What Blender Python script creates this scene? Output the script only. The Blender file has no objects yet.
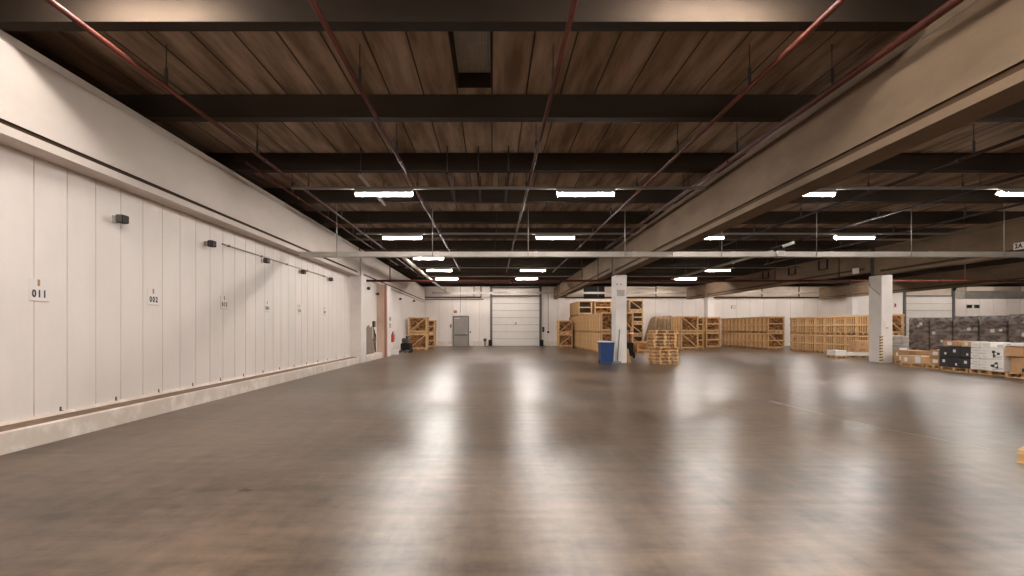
import bpy, math, random
from mathutils import Vector, Matrix
random.seed(7)
scn = bpy.context.scene
COL = scn.collection
F = 1024 * 20.0 / 36.0          # focal length in pixels
VX, VY, EYE = 492.0, 329.0, 1.5  # vanishing point and eye height


def X(px, d):                    # pixel column at depth d -> world x
    return (px - VX) * d / F


def Z(py, d):                    # pixel row at depth d -> world z
    return EYE + (VY - py) * d / F


# ------------------------------------------------------------------ materials
def mat(name, color, rough=0.6, metal=0.0, var=0.0, scale=4.0, stretch=(1, 1, 1), island=0.0,
        bump=0.0, dark=None, darkmix=0.5, spec=0.5, coords='Object', rvar=0.0):
    m = bpy.data.materials.new(name)
    m.use_nodes = True
    nt = m.node_tree
    N, L = nt.nodes, nt.links
    b = N['Principled BSDF']
    b.inputs['Roughness'].default_value = rough
    b.inputs['Metallic'].default_value = metal
    b.inputs['Specular IOR Level'].default_value = spec
    c = (*color, 1)
    b.inputs['Base Color'].default_value = c
    if var or dark or bump or rvar:
        tc = N.new('ShaderNodeTexCoord')
        mp = N.new('ShaderNodeMapping')
        mp.inputs['Scale'].default_value = stretch
        L.new(tc.outputs[coords], mp.inputs['Vector'])
        nz = N.new('ShaderNodeTexNoise')
        nz.inputs['Scale'].default_value = scale
        nz.inputs['Detail'].default_value = 6
        nz.inputs['Roughness'].default_value = 0.6
        L.new(mp.outputs[0], nz.inputs['Vector'])
    src = None
    if var or dark:
        r = N.new('ShaderNodeValToRGB')
        d = dark if dark else tuple(x * (1 - var) for x in color)
        l = tuple(min(1, x * (1 + var * 0.6)) for x in color)
        r.color_ramp.elements[0].position = 0.5 - 0.28 * darkmix * 2 * 0.7
        r.color_ramp.elements[0].color = (*d, 1)
        r.color_ramp.elements[1].position = 0.68
        r.color_ramp.elements[1].color = (*l, 1)
        L.new(nz.outputs['Fac'], r.inputs['Fac'])
        src = r.outputs['Color']
    if island:
        g = N.new('ShaderNodeNewGeometry')
        hs = N.new('ShaderNodeHueSaturation')
        mr = N.new('ShaderNodeMapRange')
        mr.inputs['To Min'].default_value = 1 - island
        mr.inputs['To Max'].default_value = 1 + island
        L.new(g.outputs['Random Per Island'], mr.inputs['Value'])
        L.new(mr.outputs[0], hs.inputs['Value'])
        if src:
            L.new(src, hs.inputs['Color'])
        else:
            hs.inputs['Color'].default_value = c
        src = hs.outputs['Color']
    if src:
        L.new(src, b.inputs['Base Color'])
    if rvar:
        mr = N.new('ShaderNodeMapRange')
        mr.inputs['From Min'].default_value = 0.3
        mr.inputs['From Max'].default_value = 0.7
        mr.inputs['To Min'].default_value = max(0.02, rough - rvar)
        mr.inputs['To Max'].default_value = rough + rvar
        L.new(nz.outputs['Fac'], mr.inputs['Value'])
        L.new(mr.outputs[0], b.inputs['Roughness'])
    if bump:
        bp = N.new('ShaderNodeBump')
        bp.inputs['Strength'].default_value = bump
        bp.inputs['Distance'].default_value = 0.02
        L.new(nz.outputs['Fac'], bp.inputs['Height'])
        L.new(bp.outputs[0], b.inputs['Normal'])
    return m


def emis(name, color, s):
    m = bpy.data.materials.new(name)
    m.use_nodes = True
    b = m.node_tree.nodes['Principled BSDF']
    b.inputs['Base Color'].default_value = (0.9, 0.9, 0.9, 1)
    b.inputs['Emission Color'].default_value = (*color, 1)
    b.inputs['Emission Strength'].default_value = s
    return m


M = {}
M['wall'] = mat('white_wall_paint', (0.755, 0.685, 0.635), 0.55, var=0.07, scale=0.9, stretch=(1, 1, 0.5))
M['groove'] = mat('panel_seam', (0.50, 0.43, 0.38), 0.8)
M['curb'] = mat('painted_kerb', (0.76, 0.69, 0.63), 0.6, var=0.10, scale=3.0, dark=(0.64, 0.55, 0.47), darkmix=0.1)
M['dirt'] = mat('dirty_ledge', (0.19, 0.118, 0.072), 0.9, var=0.3, scale=6)
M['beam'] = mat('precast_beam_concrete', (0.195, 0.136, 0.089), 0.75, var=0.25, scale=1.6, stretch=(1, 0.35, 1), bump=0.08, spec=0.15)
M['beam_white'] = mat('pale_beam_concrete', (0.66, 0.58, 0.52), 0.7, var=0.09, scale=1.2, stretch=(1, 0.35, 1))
M['joist'] = mat('shade_toned_joist', (0.037, 0.026, 0.0185), 0.85, var=0.25, scale=1.5, stretch=(0.4, 1, 1), spec=0.1)  # darkness of the poorly lit joists is put into the base colour
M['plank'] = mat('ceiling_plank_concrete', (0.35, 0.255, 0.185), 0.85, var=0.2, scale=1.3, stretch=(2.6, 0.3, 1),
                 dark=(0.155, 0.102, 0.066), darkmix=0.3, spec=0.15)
M['seamdark'] = mat('plank_joint', (0.05, 0.038, 0.03), 0.9)
M['slot'] = mat('beam_slot_shade', (0.075, 0.044, 0.026), 0.9, spec=0.1)  # shade inside the recess is put into the colour
M['column'] = mat('white_column_paint', (0.72, 0.66, 0.62), 0.55, var=0.07, scale=2.5)
M['upperwall'] = mat('beige_upper_wall', (0.62, 0.52, 0.43), 0.7, var=0.10, scale=0.7)
M['galv'] = mat('galvanised_steel', (0.50, 0.46, 0.41), 0.5, 0.4, var=0.2, scale=2.5, stretch=(0.6, 1, 1))
M['red'] = mat('red_pipe_paint', (0.065, 0.016, 0.010), 0.6, var=0.2, scale=3, spec=0.2)
M['darkpipe'] = mat('dark_pipe_paint', (0.03, 0.016, 0.012), 0.65, var=0.2, scale=3, spec=0.2)
M['rod'] = mat('threaded_rod', (0.05, 0.04, 0.035), 0.6, 0.3)
M['black'] = mat('black_plastic', (0.010, 0.009, 0.008), 0.55, spec=0.2)
M['darkgrey'] = mat('dark_grey_metal', (0.07, 0.062, 0.058), 0.5, 0.2)
M['silver'] = mat('silver_pipe', (0.42, 0.38, 0.34), 0.45, 0.5)
M['whiteplastic'] = mat('white_plastic', (0.78, 0.75, 0.72), 0.4)
M['paper'] = mat('white_paper', (0.74, 0.69, 0.65), 0.6)
M['ink'] = mat('black_ink', (0.02, 0.017, 0.015), 0.6)
M['orange'] = mat('orange_brown_tag', (0.42, 0.20, 0.10), 0.6)
M['doorgrey'] = mat('grey_door_paint', (0.27, 0.24, 0.215), 0.4, var=0.12, scale=2)
M['doorframe'] = mat('door_frame_paint', (0.11, 0.10, 0.095), 0.5)
M['dock'] = mat('white_sectional_door', (0.70, 0.65, 0.61), 0.45, var=0.05, scale=1.5)
M['wood'] = mat('pallet_wood', (0.52, 0.295, 0.125), 0.75, var=0.18, scale=5, island=0.22)
M['woodpale'] = mat('pale_pallet_wood', (0.62, 0.385, 0.185), 0.75, var=0.15, scale=5, island=0.18)
M['slat'] = mat('crate_slat_wood', (0.50, 0.295, 0.13), 0.75, var=0.3, scale=7, island=0.55)
M['log'] = mat('split_firewood', (0.30, 0.130, 0.040), 0.85, var=0.4, scale=14, island=0.75)
M['logorange'] = mat('orange_firewood', (0.55, 0.235, 0.065), 0.8, var=0.3, scale=12, island=0.4)
M['logdark'] = mat('dark_firewood', (0.06, 0.032, 0.016), 0.9, var=0.35, scale=14, island=0.5)
M['card'] = mat('cardboard', (0.45, 0.255, 0.125), 0.8, var=0.1, scale=2)
M['cardlight'] = mat('light_cardboard', (0.56, 0.36, 0.20), 0.8, var=0.1, scale=2)
M['boxblack'] = mat('black_carton', (0.016, 0.015, 0.016), 0.4, var=0.2, scale=3)
M['boxwhite'] = mat('white_carton', (0.72, 0.69, 0.66), 0.55, var=0.06, scale=2)
M['tape'] = mat('packing_tape', (0.40, 0.25, 0.14), 0.3)
M['film'] = mat('dark_stretch_film', (0.155, 0.122, 0.106), 0.28, var=0.75, scale=3.2, stretch=(1, 1, 3.2), bump=0.7, rvar=0.12)
M['filmgrey'] = mat('grey_stretch_film', (0.30, 0.27, 0.25), 0.3, var=0.5, scale=4, stretch=(1, 1, 3), bump=0.6)
M['tarp'] = mat('brown_tarpaulin', (0.25, 0.155, 0.085), 0.75, var=0.25, scale=3, bump=0.3)
M['blue'] = mat('blue_bin_plastic', (0.012, 0.040, 0.125), 0.5, spec=0.3, var=0.1, scale=2)
M['liner'] = mat('pale_bin_rim', (0.62, 0.62, 0.64), 0.4)
M['post'] = mat('cream_post_paint', (0.60, 0.43, 0.33), 0.6, var=0.1, scale=2)
M['rust'] = mat('red_brown_guard', (0.33, 0.14, 0.085), 0.6)
M['board'] = mat('brown_board', (0.22, 0.165, 0.13), 0.8, var=0.12, scale=2)
M['firered'] = mat('extinguisher_red', (0.40, 0.025, 0.02), 0.35)
M['signgreen'] = mat('pale_green_sign', (0.42, 0.52, 0.40), 0.5)
M['signgrey'] = mat('grey_plate', (0.40, 0.355, 0.32), 0.55)
M['broom'] = mat('grey_green_handle', (0.22, 0.25, 0.22), 0.5)
M['hazdark'] = mat('hazard_dark', (0.16, 0.10, 0.05), 0.5)
M['hazlight'] = mat('hazard_pale', (0.74, 0.62, 0.42), 0.5)
M['rubber'] = mat('black_rubber', (0.02, 0.018, 0.017), 0.8)
M['skypanel'] = mat('dirty_rooflight_panel', (0.36, 0.33, 0.29), 0.6, var=0.15, scale=6)
M['debris'] = mat('debris_scrap', (0.10, 0.07, 0.05), 0.9)
M['line'] = mat('worn_floor_line', (0.40, 0.31, 0.235), 0.4, var=0.2, scale=3)
M['tube'] = emis('lit_tube', (1.0, 0.94, 0.88), 190)
M['tube_far'] = emis('added_far_tube', (1.0, 0.94, 0.88), 150)  # tubes of the added lamps behind the far joists
M['tube_dim'] = emis('added_dim_tube', (1.0, 0.92, 0.84), 55)  # weaker tubes for the added row next to the far wall
M['rail'] = mat('dull_rail', (0.16, 0.135, 0.115), 0.6, 0.2)
M['redlamp'] = emis('small_red_lamp', (1.0, 0.10, 0.05), 0.8)


def floor_mat():
    m = bpy.data.materials.new('polished_concrete')
    m.use_nodes = True
    nt = m.node_tree
    N, L = nt.nodes, nt.links
    b = N['Principled BSDF']
    tc = N.new('ShaderNodeTexCoord')

    def noise(scale, detail, rough, stretch=(1, 1, 1), rot=0.0):
        mp = N.new('ShaderNodeMapping')
        mp.inputs['Scale'].default_value = stretch
        mp.inputs['Rotation'].default_value = (0, 0, rot)
        L.new(tc.outputs['Object'], mp.inputs['Vector'])
        n = N.new('ShaderNodeTexNoise')
        n.inputs['Scale'].default_value = scale; n.inputs['Detail'].default_value = detail; n.inputs['Roughness'].default_value = rough
        L.new(mp.outputs[0], n.inputs['Vector'])
        return n.outputs['Fac']

    def mix(a, c, f):
        mx = N.new('ShaderNodeMix'); mx.data_type = 'FLOAT'; mx.inputs[0].default_value = f
        L.new(a, mx.inputs[2]); L.new(c, mx.inputs[3])
        return mx.outputs[0]
    big = noise(0.30, 4, 0.5)
    fine = noise(5.0, 8, 0.68)
    scrA = noise(1.6, 8, 0.66, (0.35, 3.0, 1), 0.25)      # trowel and tyre streaks
    scrB = noise(1.4, 8, 0.66, (3.0, 0.35, 1), -0.6)
    scr = mix(scrA, scrB, 0.45)
    f = mix(mix(big, fine, 0.36), scr, 0.42)
    r = N.new('ShaderNodeValToRGB')
    r.color_ramp.elements[0].position = 0.39; r.color_ramp.elements[0].color = (0.020, 0.012, 0.0075, 1)
    r.color_ramp.elements[1].position = 0.61; r.color_ramp.elements[1].color = (0.185, 0.130, 0.091, 1)
    L.new(f, r.inputs['Fac']); L.new(r.outputs['Color'], b.inputs['Base Color'])
    mr = N.new('ShaderNodeMapRange')
    mr.inputs['From Min'].default_value = 0.2; mr.inputs['From Max'].default_value = 0.8
    mr.inputs['To Min'].default_value = 0.282; mr.inputs['To Max'].default_value = 0.37
    L.new(f, mr.inputs['Value']); L.new(mr.outputs[0], b.inputs['Roughness'])
    b.inputs['Specular IOR Level'].default_value = 0.18
    return m


M['floor'] = floor_mat()


# ------------------------------------------------------------------ mesh helpers
class MB:
    def __init__(s):
        s.v, s.f, s.m, s.sm = [], [], [], []

    def face(s, pts, mi=0, smooth=False):
        k = len(s.v)
        s.v += [tuple(p) for p in pts]
        s.f.append(tuple(range(k, k + len(pts)))); s.m.append(mi); s.sm.append(smooth)

    def raw(s, vs, fs, mi=0, smooth=False):
        k = len(s.v)
        s.v += [tuple(p) for p in vs]
        for f in fs:
            s.f.append(tuple(i + k for i in f)); s.m.append(mi); s.sm.append(smooth)
        return s

    def box(s, x0, x1, y0, y1, z0, z1, mi=0, mtx=None):
        vs = [Vector((x, y, z)) for z in (z0, z1) for y in (y0, y1) for x in (x0, x1)]
        if mtx:
            vs = [mtx @ v for v in vs]
        return s.raw(vs, [(0, 2, 3, 1), (4, 5, 7, 6), (0, 1, 5, 4), (2, 6, 7, 3), (0, 4, 6, 2), (1, 3, 7, 5)], mi)

    def bevbox(s, x0, x1, y0, y1, z0, z1, b=0.01, mi=0):
        # chamfered box: three nested rings of eight
        def ring(z, i):
            return [(x0 + b - i, y0 - i + 0 * b, z)]
        rings = []
        for z, ins in ((z0, b), (z0 + b, 0), (z1 - b, 0), (z1, b)):
            a0, a1, c0, c1 = x0 + ins, x1 - ins, y0 + ins, y1 - ins
            rings.append([(a0 + b, c0, z), (a1 - b, c0, z), (a1, c0 + b, z), (a1, c1 - b, z),
                          (a1 - b, c1, z), (a0 + b, c1, z), (a0, c1 - b, z), (a0, c0 + b, z)])
        vs = [p for r in rings for p in r]
        fs = [tuple(reversed(range(8))), tuple(range(24, 32))]
        for k in range(3):
            for i in range(8):
                j = (i + 1) % 8
                fs.append((k * 8 + i, k * 8 + j, k * 8 + 8 + j, k * 8 + 8 + i))
        return s.raw(vs, fs, mi)

    def bar(s, p0, p1, w, h, mi=0, up=(0, 0, 1)):
        p0, p1 = Vector(p0), Vector(p1)
        d = (p1 - p0).normalized()
        u = Vector(up)
        if abs(d.dot(u)) > 0.98:
            u = Vector((0, 1, 0))
        a = d.cross(u).normalized(); c = a.cross(d).normalized()
        vs = []
        for p in (p0, p1):
            for i, j in ((-1, -1), (1, -1), (1, 1), (-1, 1)):
                vs.append(p + a * i * w / 2 + c * j * h / 2)
        return s.raw(vs, [(3, 2, 1, 0), (4, 5, 6, 7), (0, 1, 5, 4), (1, 2, 6, 5), (2, 3, 7, 6), (3, 0, 4, 7)], mi)

    def cyl(s, p0, p1, r, n=10, mi=0, r1=None, smooth=True, jit=0):
        p0, p1 = Vector(p0), Vector(p1)
        r1 = r if r1 is None else r1
        d = (p1 - p0).normalized()
        u = Vector((0, 0, 1)) if abs(d.z) < 0.9 else Vector((0, 1, 0))
        a = d.cross(u).normalized(); c = a.cross(d).normalized()
        js = [1 + random.uniform(-jit, jit) for _ in range(n)]
        vs = []
        for p, rr in ((p0, r), (p1, r1)):
            for i in range(n):
                t = 2 * math.pi * i / n
                vs.append(p + (a * math.cos(t) + c * math.sin(t)) * rr * js[i])
        k = len(s.v)
        fs = [(i, (i + 1) % n, n + (i + 1) % n, n + i) for i in range(n)]
        s.raw(vs, fs, mi, smooth)
        s.f.append(tuple(k + i for i in reversed(range(n)))); s.m.append(mi); s.sm.append(False)
        s.f.append(tuple(k + n + i for i in range(n))); s.m.append(mi); s.sm.append(False)
        return s

    def extrude_y(s, prof, y0, y1, mi=0, mids=None, closed=True):
        """profile of (x, z) points swept from y0 to y1"""
        n = len(prof)
        k = len(s.v)
        s.v += [(x, y0, z) for x, z in prof] + [(x, y1, z) for x, z in prof]
        for i in range(n if closed else n - 1):
            j = (i + 1) % n
            s.f.append((k + i, k + j, k + n + j, k + n + i)); s.m.append(mids[i] if mids else mi); s.sm.append(False)
        if closed:
            s.f.append(tuple(k + i for i in reversed(range(n)))); s.m.append(mi); s.sm.append(False)
            s.f.append(tuple(k + n + i for i in range(n))); s.m.append(mi); s.sm.append(False)
        return s

    def mesh(s, name, mats):
        me = bpy.data.meshes.new(name)
        me.from_pydata(s.v, [], s.f)
        for m in (mats if isinstance(mats, (list, tuple)) else [mats]):
            me.materials.append(M[m])
        me.polygons.foreach_set('material_index', s.m)
        me.polygons.foreach_set('use_smooth', s.sm)
        me.update()
        import bmesh
        bm = bmesh.new(); bm.from_mesh(me)
        bmesh.ops.recalc_face_normals(bm, faces=bm.faces)
        bm.to_mesh(me); bm.free()
        return me

    def build(s, name, mats, parent=None, loc=None, rz=0):
        return link(name, s.mesh(name, mats), parent, loc, rz)


def link(name, me, parent=None, loc=None, rz=0):
    o = bpy.data.objects.new(name, me)
    COL.objects.link(o)
    if parent is not None:
        o.parent = parent
    if loc is not None:
        o.location = loc
    if rz:
        o.rotation_euler = (0, 0, rz)
    return o


def tag(o, label, cat, group=None, kind=None):
    o['label'] = label
    o['category'] = cat
    if group:
        o['group'] = group
    if kind:
        o['kind'] = kind
    return o


def thing(name, label, cat, loc=(0, 0, 0), rz=0, group=None):
    o = bpy.data.objects.new(name, None)
    COL.objects.link(o)
    o.location = loc
    o.rotation_euler = (0, 0, rz)
    o.empty_display_size = 0.2
    return tag(o, label, cat, group)


def struct(name, mb, mats, label, cat):
    return tag(mb.build(name, mats), label, cat, kind='structure')


def copy_tree(o, parent=None):
    c = o.copy()
    COL.objects.link(c)
    c.parent = parent
    for ch in list(o.children):
        copy_tree(ch, c)
    return c


def text_part(name, body, size, parent, loc, rot, mt='ink', extrude=0.001):
    """each character is a part of its own"""
    adv = size * 0.68
    along = Vector((0, 1, 0)) if rot[2] > 0 else Vector((0, -1, 0))
    for k, ch in enumerate(body):
        cu = bpy.data.curves.new(name, 'FONT')
        cu.body = ch
        cu.size = size
        cu.align_x = 'CENTER'; cu.align_y = 'CENTER'
        cu.extrude = extrude
        cu.offset = size * 0.045
        tmp = bpy.data.objects.new(name, cu)
        COL.objects.link(tmp)
        dg = bpy.context.evaluated_depsgraph_get()
        me = bpy.data.meshes.new_from_object(tmp.evaluated_get(dg))
        bpy.data.objects.remove(tmp)
        me.materials.clear(); me.materials.append(M[mt])
        o = link(name, me, parent, Vector(loc) + along * adv * (k - (len(body) - 1) / 2))
        o.rotation_euler = rot


ORD = ['first', 'second', 'third', 'fourth', 'fifth', 'sixth', 'seventh', 'eighth', 'ninth', 'tenth', 'eleventh', 'twelfth']

# ------------------------------------------------------------------ shell
Y0, Y1 = -12.0, 50.5
XL, XR = -6.24, 47.0
HC = 5.5                       # ceiling soffit
JB = 5.11                      # underside of the cross joists

mb = MB(); mb.box(XL - 0.6, XR + 0.2, Y0 - 0.2, Y1 + 0.2, -0.2, 0.0)
struct('floor', mb, 'floor', 'polished brown-grey concrete floor with lamp reflections', 'floor')

# left panel wall with real grooves (swept vertically)
PIL0, PIL1 = 25.0, 26.0


def panel_wall_x(x, ya, yb, z0, z1, pitch, phase, g=0.006, dpt=0.016):
    """wall facing +x with vertical joints"""
    mb = MB()
    ys = []
    k = math.ceil((ya - phase) / pitch)
    cur = ya
    while phase + k * pitch < yb:
        s_ = phase + k * pitch
        ys.append((cur, s_ - g)); cur = s_ + g; k += 1
    ys.append((cur, yb))
    pts = []
    for i, (a, c) in enumerate(ys):
        pts += [(x, a, 0), (x, c, 0)]
        if i < len(ys) - 1:
            pts += [(x - dpt, c, 1), (x - dpt, ys[i + 1][0], 1)]
    for (xa, yaa, ma), (xb, ybb, mb_) in zip(pts, pts[1:]):
        mb.face([(xa, yaa, z0), (xb, ybb, z0), (xb, ybb, z1), (xa, yaa, z1)], 1 if (ma or mb_) else 0)
    return mb


mb = panel_wall_x(XL, Y0, PIL0, 0.30, 3.9, 0.605, 7.75 - 0.605 * 40)
mb.box(XL - 0.3, XL - 0.03, Y0, PIL0, 0, 5.0, 0)
struct('wall_left', mb, ['wall', 'groove'], 'white panelled cold-store wall along the left side', 'wall')
XF = -6.05                     # far left wall beyond the pilaster
mb = MB(); mb.box(XF - 0.4, XF, PIL1, Y1, 0, 5.0)
struct('wall_left_far', mb, 'wall', 'white left wall behind the extinguisher and pallet machine', 'wall')
# kerb: ledge and strip, profile swept
mb = MB()
mb.extrude_y([(XL - 0.02, 0), (-5.83, 0), (-5.83, 0.255), (-5.86, 0.272), (XL + 0.06, 0.277), (XL + 0.04, 0.315), (XL - 0.02, 0.315)], Y0, PIL0 + 0.1,
             0, mids=[0, 0, 0, 1, 0, 0, 0])
struct('baseboard_left', mb, ['curb', 'dirt'], 'white painted kerb with a brown dirty ledge along left wall', 'kerb')
mb = MB()
mb.extrude_y([(XF - 0.02, 0), (-5.72, 0), (-5.72, 0.275), (-5.75, 0.29), (XF - 0.02, 0.29)], PIL1 - 0.1, 29.7, 0)
struct('baseboard_left_far', mb, ['curb'], 'short white kerb under the brown leaning board', 'kerb')
# pilaster
mb = MB(); mb.bevbox(-6.5, -5.74, PIL0, PIL1, 0, 3.85, 0.02)
struct('pilaster_column', mb, 'column', 'white pilaster at the end of the left panelled wall', 'column')

# back wall : lower white, upper beige to the right, openings covered by doors
mb = MB()
Z_SPLIT = Z(298, Y1)


def panel_wall_y(mb, y, xa, xb, z0, z1, pitch, phase, m0=0, m1=1, g=0.012, dpt=0.016):
    segs = []
    k = math.ceil((xa - phase) / pitch)
    cur = xa
    while phase + k * pitch < xb:
        s_ = phase + k * pitch
        if s_ - g > cur:
            segs.append((cur, s_ - g)); cur = s_ + g
        k += 1
    segs.append((cur, xb))
    pts = []
    for i, (a, c) in enumerate(segs):
        pts += [(a, y, 0), (c, y, 0)]
        if i < len(segs) - 1:
            pts += [(c, y + dpt, 1), (segs[i + 1][0], y + dpt, 1)]
    for (xa_, ya_, ma), (xb_, yb_, mb_) in zip(pts, pts[1:]):
        mb.face([(xa_, ya_, z0), (xb_, yb_, z0), (xb_, yb_, z1), (xa_, ya_, z1)], m1 if (ma or mb_) else m0)


XS = X(551, Y1)                # left part is white to the top
panel_wall_y(mb, Y1, XF, XS, 0, HC, 1.2, 0.1)
panel_wall_y(mb, Y1, XS, XR, 0, Z_SPLIT, 1.2, 0.1)
panel_wall_y(mb, Y1, XS, XR, Z_SPLIT, HC, 2.6, 0.4, 2, 1)
mb.box(XF - 0.4, XR, Y1 + 0.03, Y1 + 0.3, 0, HC, 0)
struct('wall_back', mb, ['wall', 'groove', 'upperwall'], 'white far wall with doors and beige upper band', 'wall')
mb = MB()
for a, c in ((XF, X(452.5, Y1)), (X(469, Y1), X(488.5, Y1)), (X(543.5, Y1), X(556, Y1))):
    mb.extrude_y([(a, 0), (c, 0), (c, 0.42), (a, 0.42)], Y1 - 0.07, Y1 + 0.01)
struct('baseboard_back', mb, 'curb', 'white plinth along the foot of the far wall', 'kerb')
mb = MB(); mb.box(XR, XR + 0.2, Y0, Y1, 0, HC)
struct('wall_right', mb, 'wall', 'white wall at the far right, out of the picture', 'wall')
mb = MB(); mb.box(XL - 0.6, XR, Y0 - 0.2, Y0, 0, HC)
struct('wall_rear', mb, 'wall', 'white wall behind the camera', 'wall')
# white protruding block behind the right column
mb = MB(); mb.bevbox(X(850, 46.5), X(903, 46.5), 46.5, Y1 - 0.01, 0, Z(291, 46.5), 0.03)
struct('wall_block', mb, 'wall', 'white boxed-out wall section behind the right pillar', 'wall')

# ceiling planks with joints along y; one roof light hole
PW = 0.58
HX0, HX1, HY0, HY1 = -PW, 0.0, 7.05, 9.44
mb = MB()
k0, k1 = math.floor((XL - 3.0) / PW), math.ceil(XR / PW)
g = 0.012
for k in range(k0, k1):
    a, c = k * PW, (k + 1) * PW
    spans = [(Y0, Y1)]
    if abs(a - HX0) < 1e-3:
        spans = [(Y0, HY0), (HY1, Y1)]
    for ya, yb in spans:
        mb.face([(a + g, ya, HC), (c - g, ya, HC), (c - g, yb, HC), (a + g, yb, HC)], 0)
    mb.face([(c - g, Y0, HC), (c, Y0, HC + 0.03), (c, Y1, HC + 0.03), (c - g, Y1, HC)], 1)
    mb.face([(c, Y0, HC + 0.03), (c + g, Y0, HC), (c + g, Y1, HC), (c, Y1, HC + 0.03)], 1)
mb.box(XL - 3.2, XR, Y0, Y1, HC + 0.32, HC + 0.5, 1); mb.box(XL - 3.2, XL - 3.0, Y0, Y1, 4.5, HC + 0.32, 1)
struct('ceiling', mb, ['plank', 'seamdark'], 'stained concrete plank ceiling', 'ceiling')
# recessed roof light
t = thing('roof_light', 'recessed grey roof light between the ceiling planks', 'roof light', (-PW / 2, (HY0 + HY1) / 2, HC))
mb = MB()
w, d = PW / 2 - 0.005, (HY1 - HY0) / 2
mb.box(-w, -w + 0.02, -d, d, 0.0, 0.3); mb.box(w - 0.02, w, -d, d, 0.0, 0.3)
mb.box(-w + 0.02, w - 0.02, -d, -d + 0.02, 0, 0.3); mb.box(-w + 0.02, w - 0.02, d - 0.02, d, 0, 0.3)
mb.build('light_well', 'joist', t)
mb = MB()
n = 24
for i in range(n):
    xa = -w + 0.02 + (2 * w - 0.04) * i / n; xb = -w + 0.02 + (2 * w - 0.04) * (i + 1) / n
    zz = (0.24, 0.25) if i % 2 == 0 else (0.25, 0.24)
    mb.face([(xa, -d + 0.02, zz[0]), (xb, -d + 0.02, zz[1]), (xb, d - 0.02, zz[1]), (xa, d - 0.02, zz[0])])
mb.build('corrugated_panel', 'skypanel', t)

# cross joists
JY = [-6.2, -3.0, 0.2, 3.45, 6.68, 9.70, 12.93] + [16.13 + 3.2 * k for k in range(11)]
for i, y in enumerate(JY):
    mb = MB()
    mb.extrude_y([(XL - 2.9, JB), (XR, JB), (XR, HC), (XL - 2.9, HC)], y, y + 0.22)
    lab = 'shade-darkened concrete ceiling joist, %s one counted from the %s' % (
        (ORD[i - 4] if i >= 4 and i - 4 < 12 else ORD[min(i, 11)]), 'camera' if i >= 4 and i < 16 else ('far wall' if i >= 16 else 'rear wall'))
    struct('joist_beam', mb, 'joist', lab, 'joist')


# main beams with a slot above the bottom flange
def main_beam(xface, xback, y0, y1, zb, white, label, drift=0.0):
    zs0, zs1 = zb + 0.115, zb + 0.20
    z1 = JB
    s = 0.04
    prof = [(xface, zb), (xface, zs0), (xface + s, zs0), (xface + s, zs1), (xface, zs1), (xface, z1 - 0.16), (xface + 0.04, z1 - 0.12), (xface + 0.04, z1),
            (xback - 0.04, z1), (xback - 0.04, z1 - 0.12), (xback, z1 - 0.16), (xback, zb)]
    e = 0.35                                 # slot closed near the ends
    mb = MB()
    mids = [0] * len(prof); mids[1] = mids[2] = mids[3] = 1
    mb.extrude_y(prof, y0 + e, y1 - e, 0, mids)
    solid = prof[:1] + prof[5:]
    mb.extrude_y(solid, y0, y0 + e, 0); mb.extrude_y(solid, y1 - e, y1, 0)
    mb.v = [(x + drift * (y - y1), y, z) for x, y, z in mb.v]
    return struct('main_beam', mb, ['beam_white' if white else 'beam', 'slot'], label, 'beam')


BZL, BZR = 3.85, 3.89


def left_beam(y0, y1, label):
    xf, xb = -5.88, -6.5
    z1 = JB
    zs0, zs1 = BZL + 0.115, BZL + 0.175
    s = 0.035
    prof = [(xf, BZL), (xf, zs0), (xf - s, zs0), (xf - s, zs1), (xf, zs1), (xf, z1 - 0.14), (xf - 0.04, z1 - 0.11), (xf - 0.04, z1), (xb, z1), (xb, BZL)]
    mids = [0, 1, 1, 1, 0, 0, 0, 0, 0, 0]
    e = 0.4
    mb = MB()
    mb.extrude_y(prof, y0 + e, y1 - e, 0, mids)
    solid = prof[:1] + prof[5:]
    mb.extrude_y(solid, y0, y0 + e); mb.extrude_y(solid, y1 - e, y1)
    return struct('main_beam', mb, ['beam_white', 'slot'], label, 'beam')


left_beam(Y0, 25.32, 'pale concrete edge beam above the left panelled wall')
left_beam(25.62, Y1 - 0.8, 'pale concrete edge beam beyond the left pilaster')
BZF = 4.08
BX = [5.38, 17.0, 28.6]
CX = [5.45, 17.18, 28.7]
COLY = (25.1, 25.95)
NM = ['central', 'right-hand', 'far right']
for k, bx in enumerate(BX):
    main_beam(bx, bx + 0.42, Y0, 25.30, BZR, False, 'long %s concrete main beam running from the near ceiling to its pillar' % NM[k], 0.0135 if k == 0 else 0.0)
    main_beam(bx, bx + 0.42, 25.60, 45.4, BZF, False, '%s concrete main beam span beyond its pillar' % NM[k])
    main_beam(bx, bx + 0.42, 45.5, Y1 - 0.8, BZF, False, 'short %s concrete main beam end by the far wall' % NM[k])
for k, (xa, xb) in enumerate([(-6.48, -5.92)] + [(b + 0.04, b + 0.38) for b in BX]):
    mb = MB(); mb.box(xa, xb, 25.33, 25.59, BZR + 0.01, JB - 0.01)
    struct('beam_joint_trim', mb, 'seamdark', 'dark joint between two beam ends over the ' + ['left pilaster', 'central pillar', 'right pillar', 'far right pillar'][k], 'joint')
for k, cx in enumerate(CX):
    mb = MB(); mb.bevbox(cx, cx + 0.50, COLY[0], COLY[1], 0, BZR, 0.02)
    struct('pillar', mb, 'column', ['white square pillar beside the blue bin', 'white square pillar with hazard striped corner', 'white pillar out of view to the right'][k], 'pillar')
    mb = MB(); fx, fyy = ((5.52, 47.2), (cx, 45.3), (cx, 45.3))[k]; mb.bevbox(fx, fx + 0.50, fyy, fyy + 0.8, 0, BZF, 0.02)
    struct('pillar', mb, 'column', 'white far pillar under the %s main beam' % NM[k], 'pillar')

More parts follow.
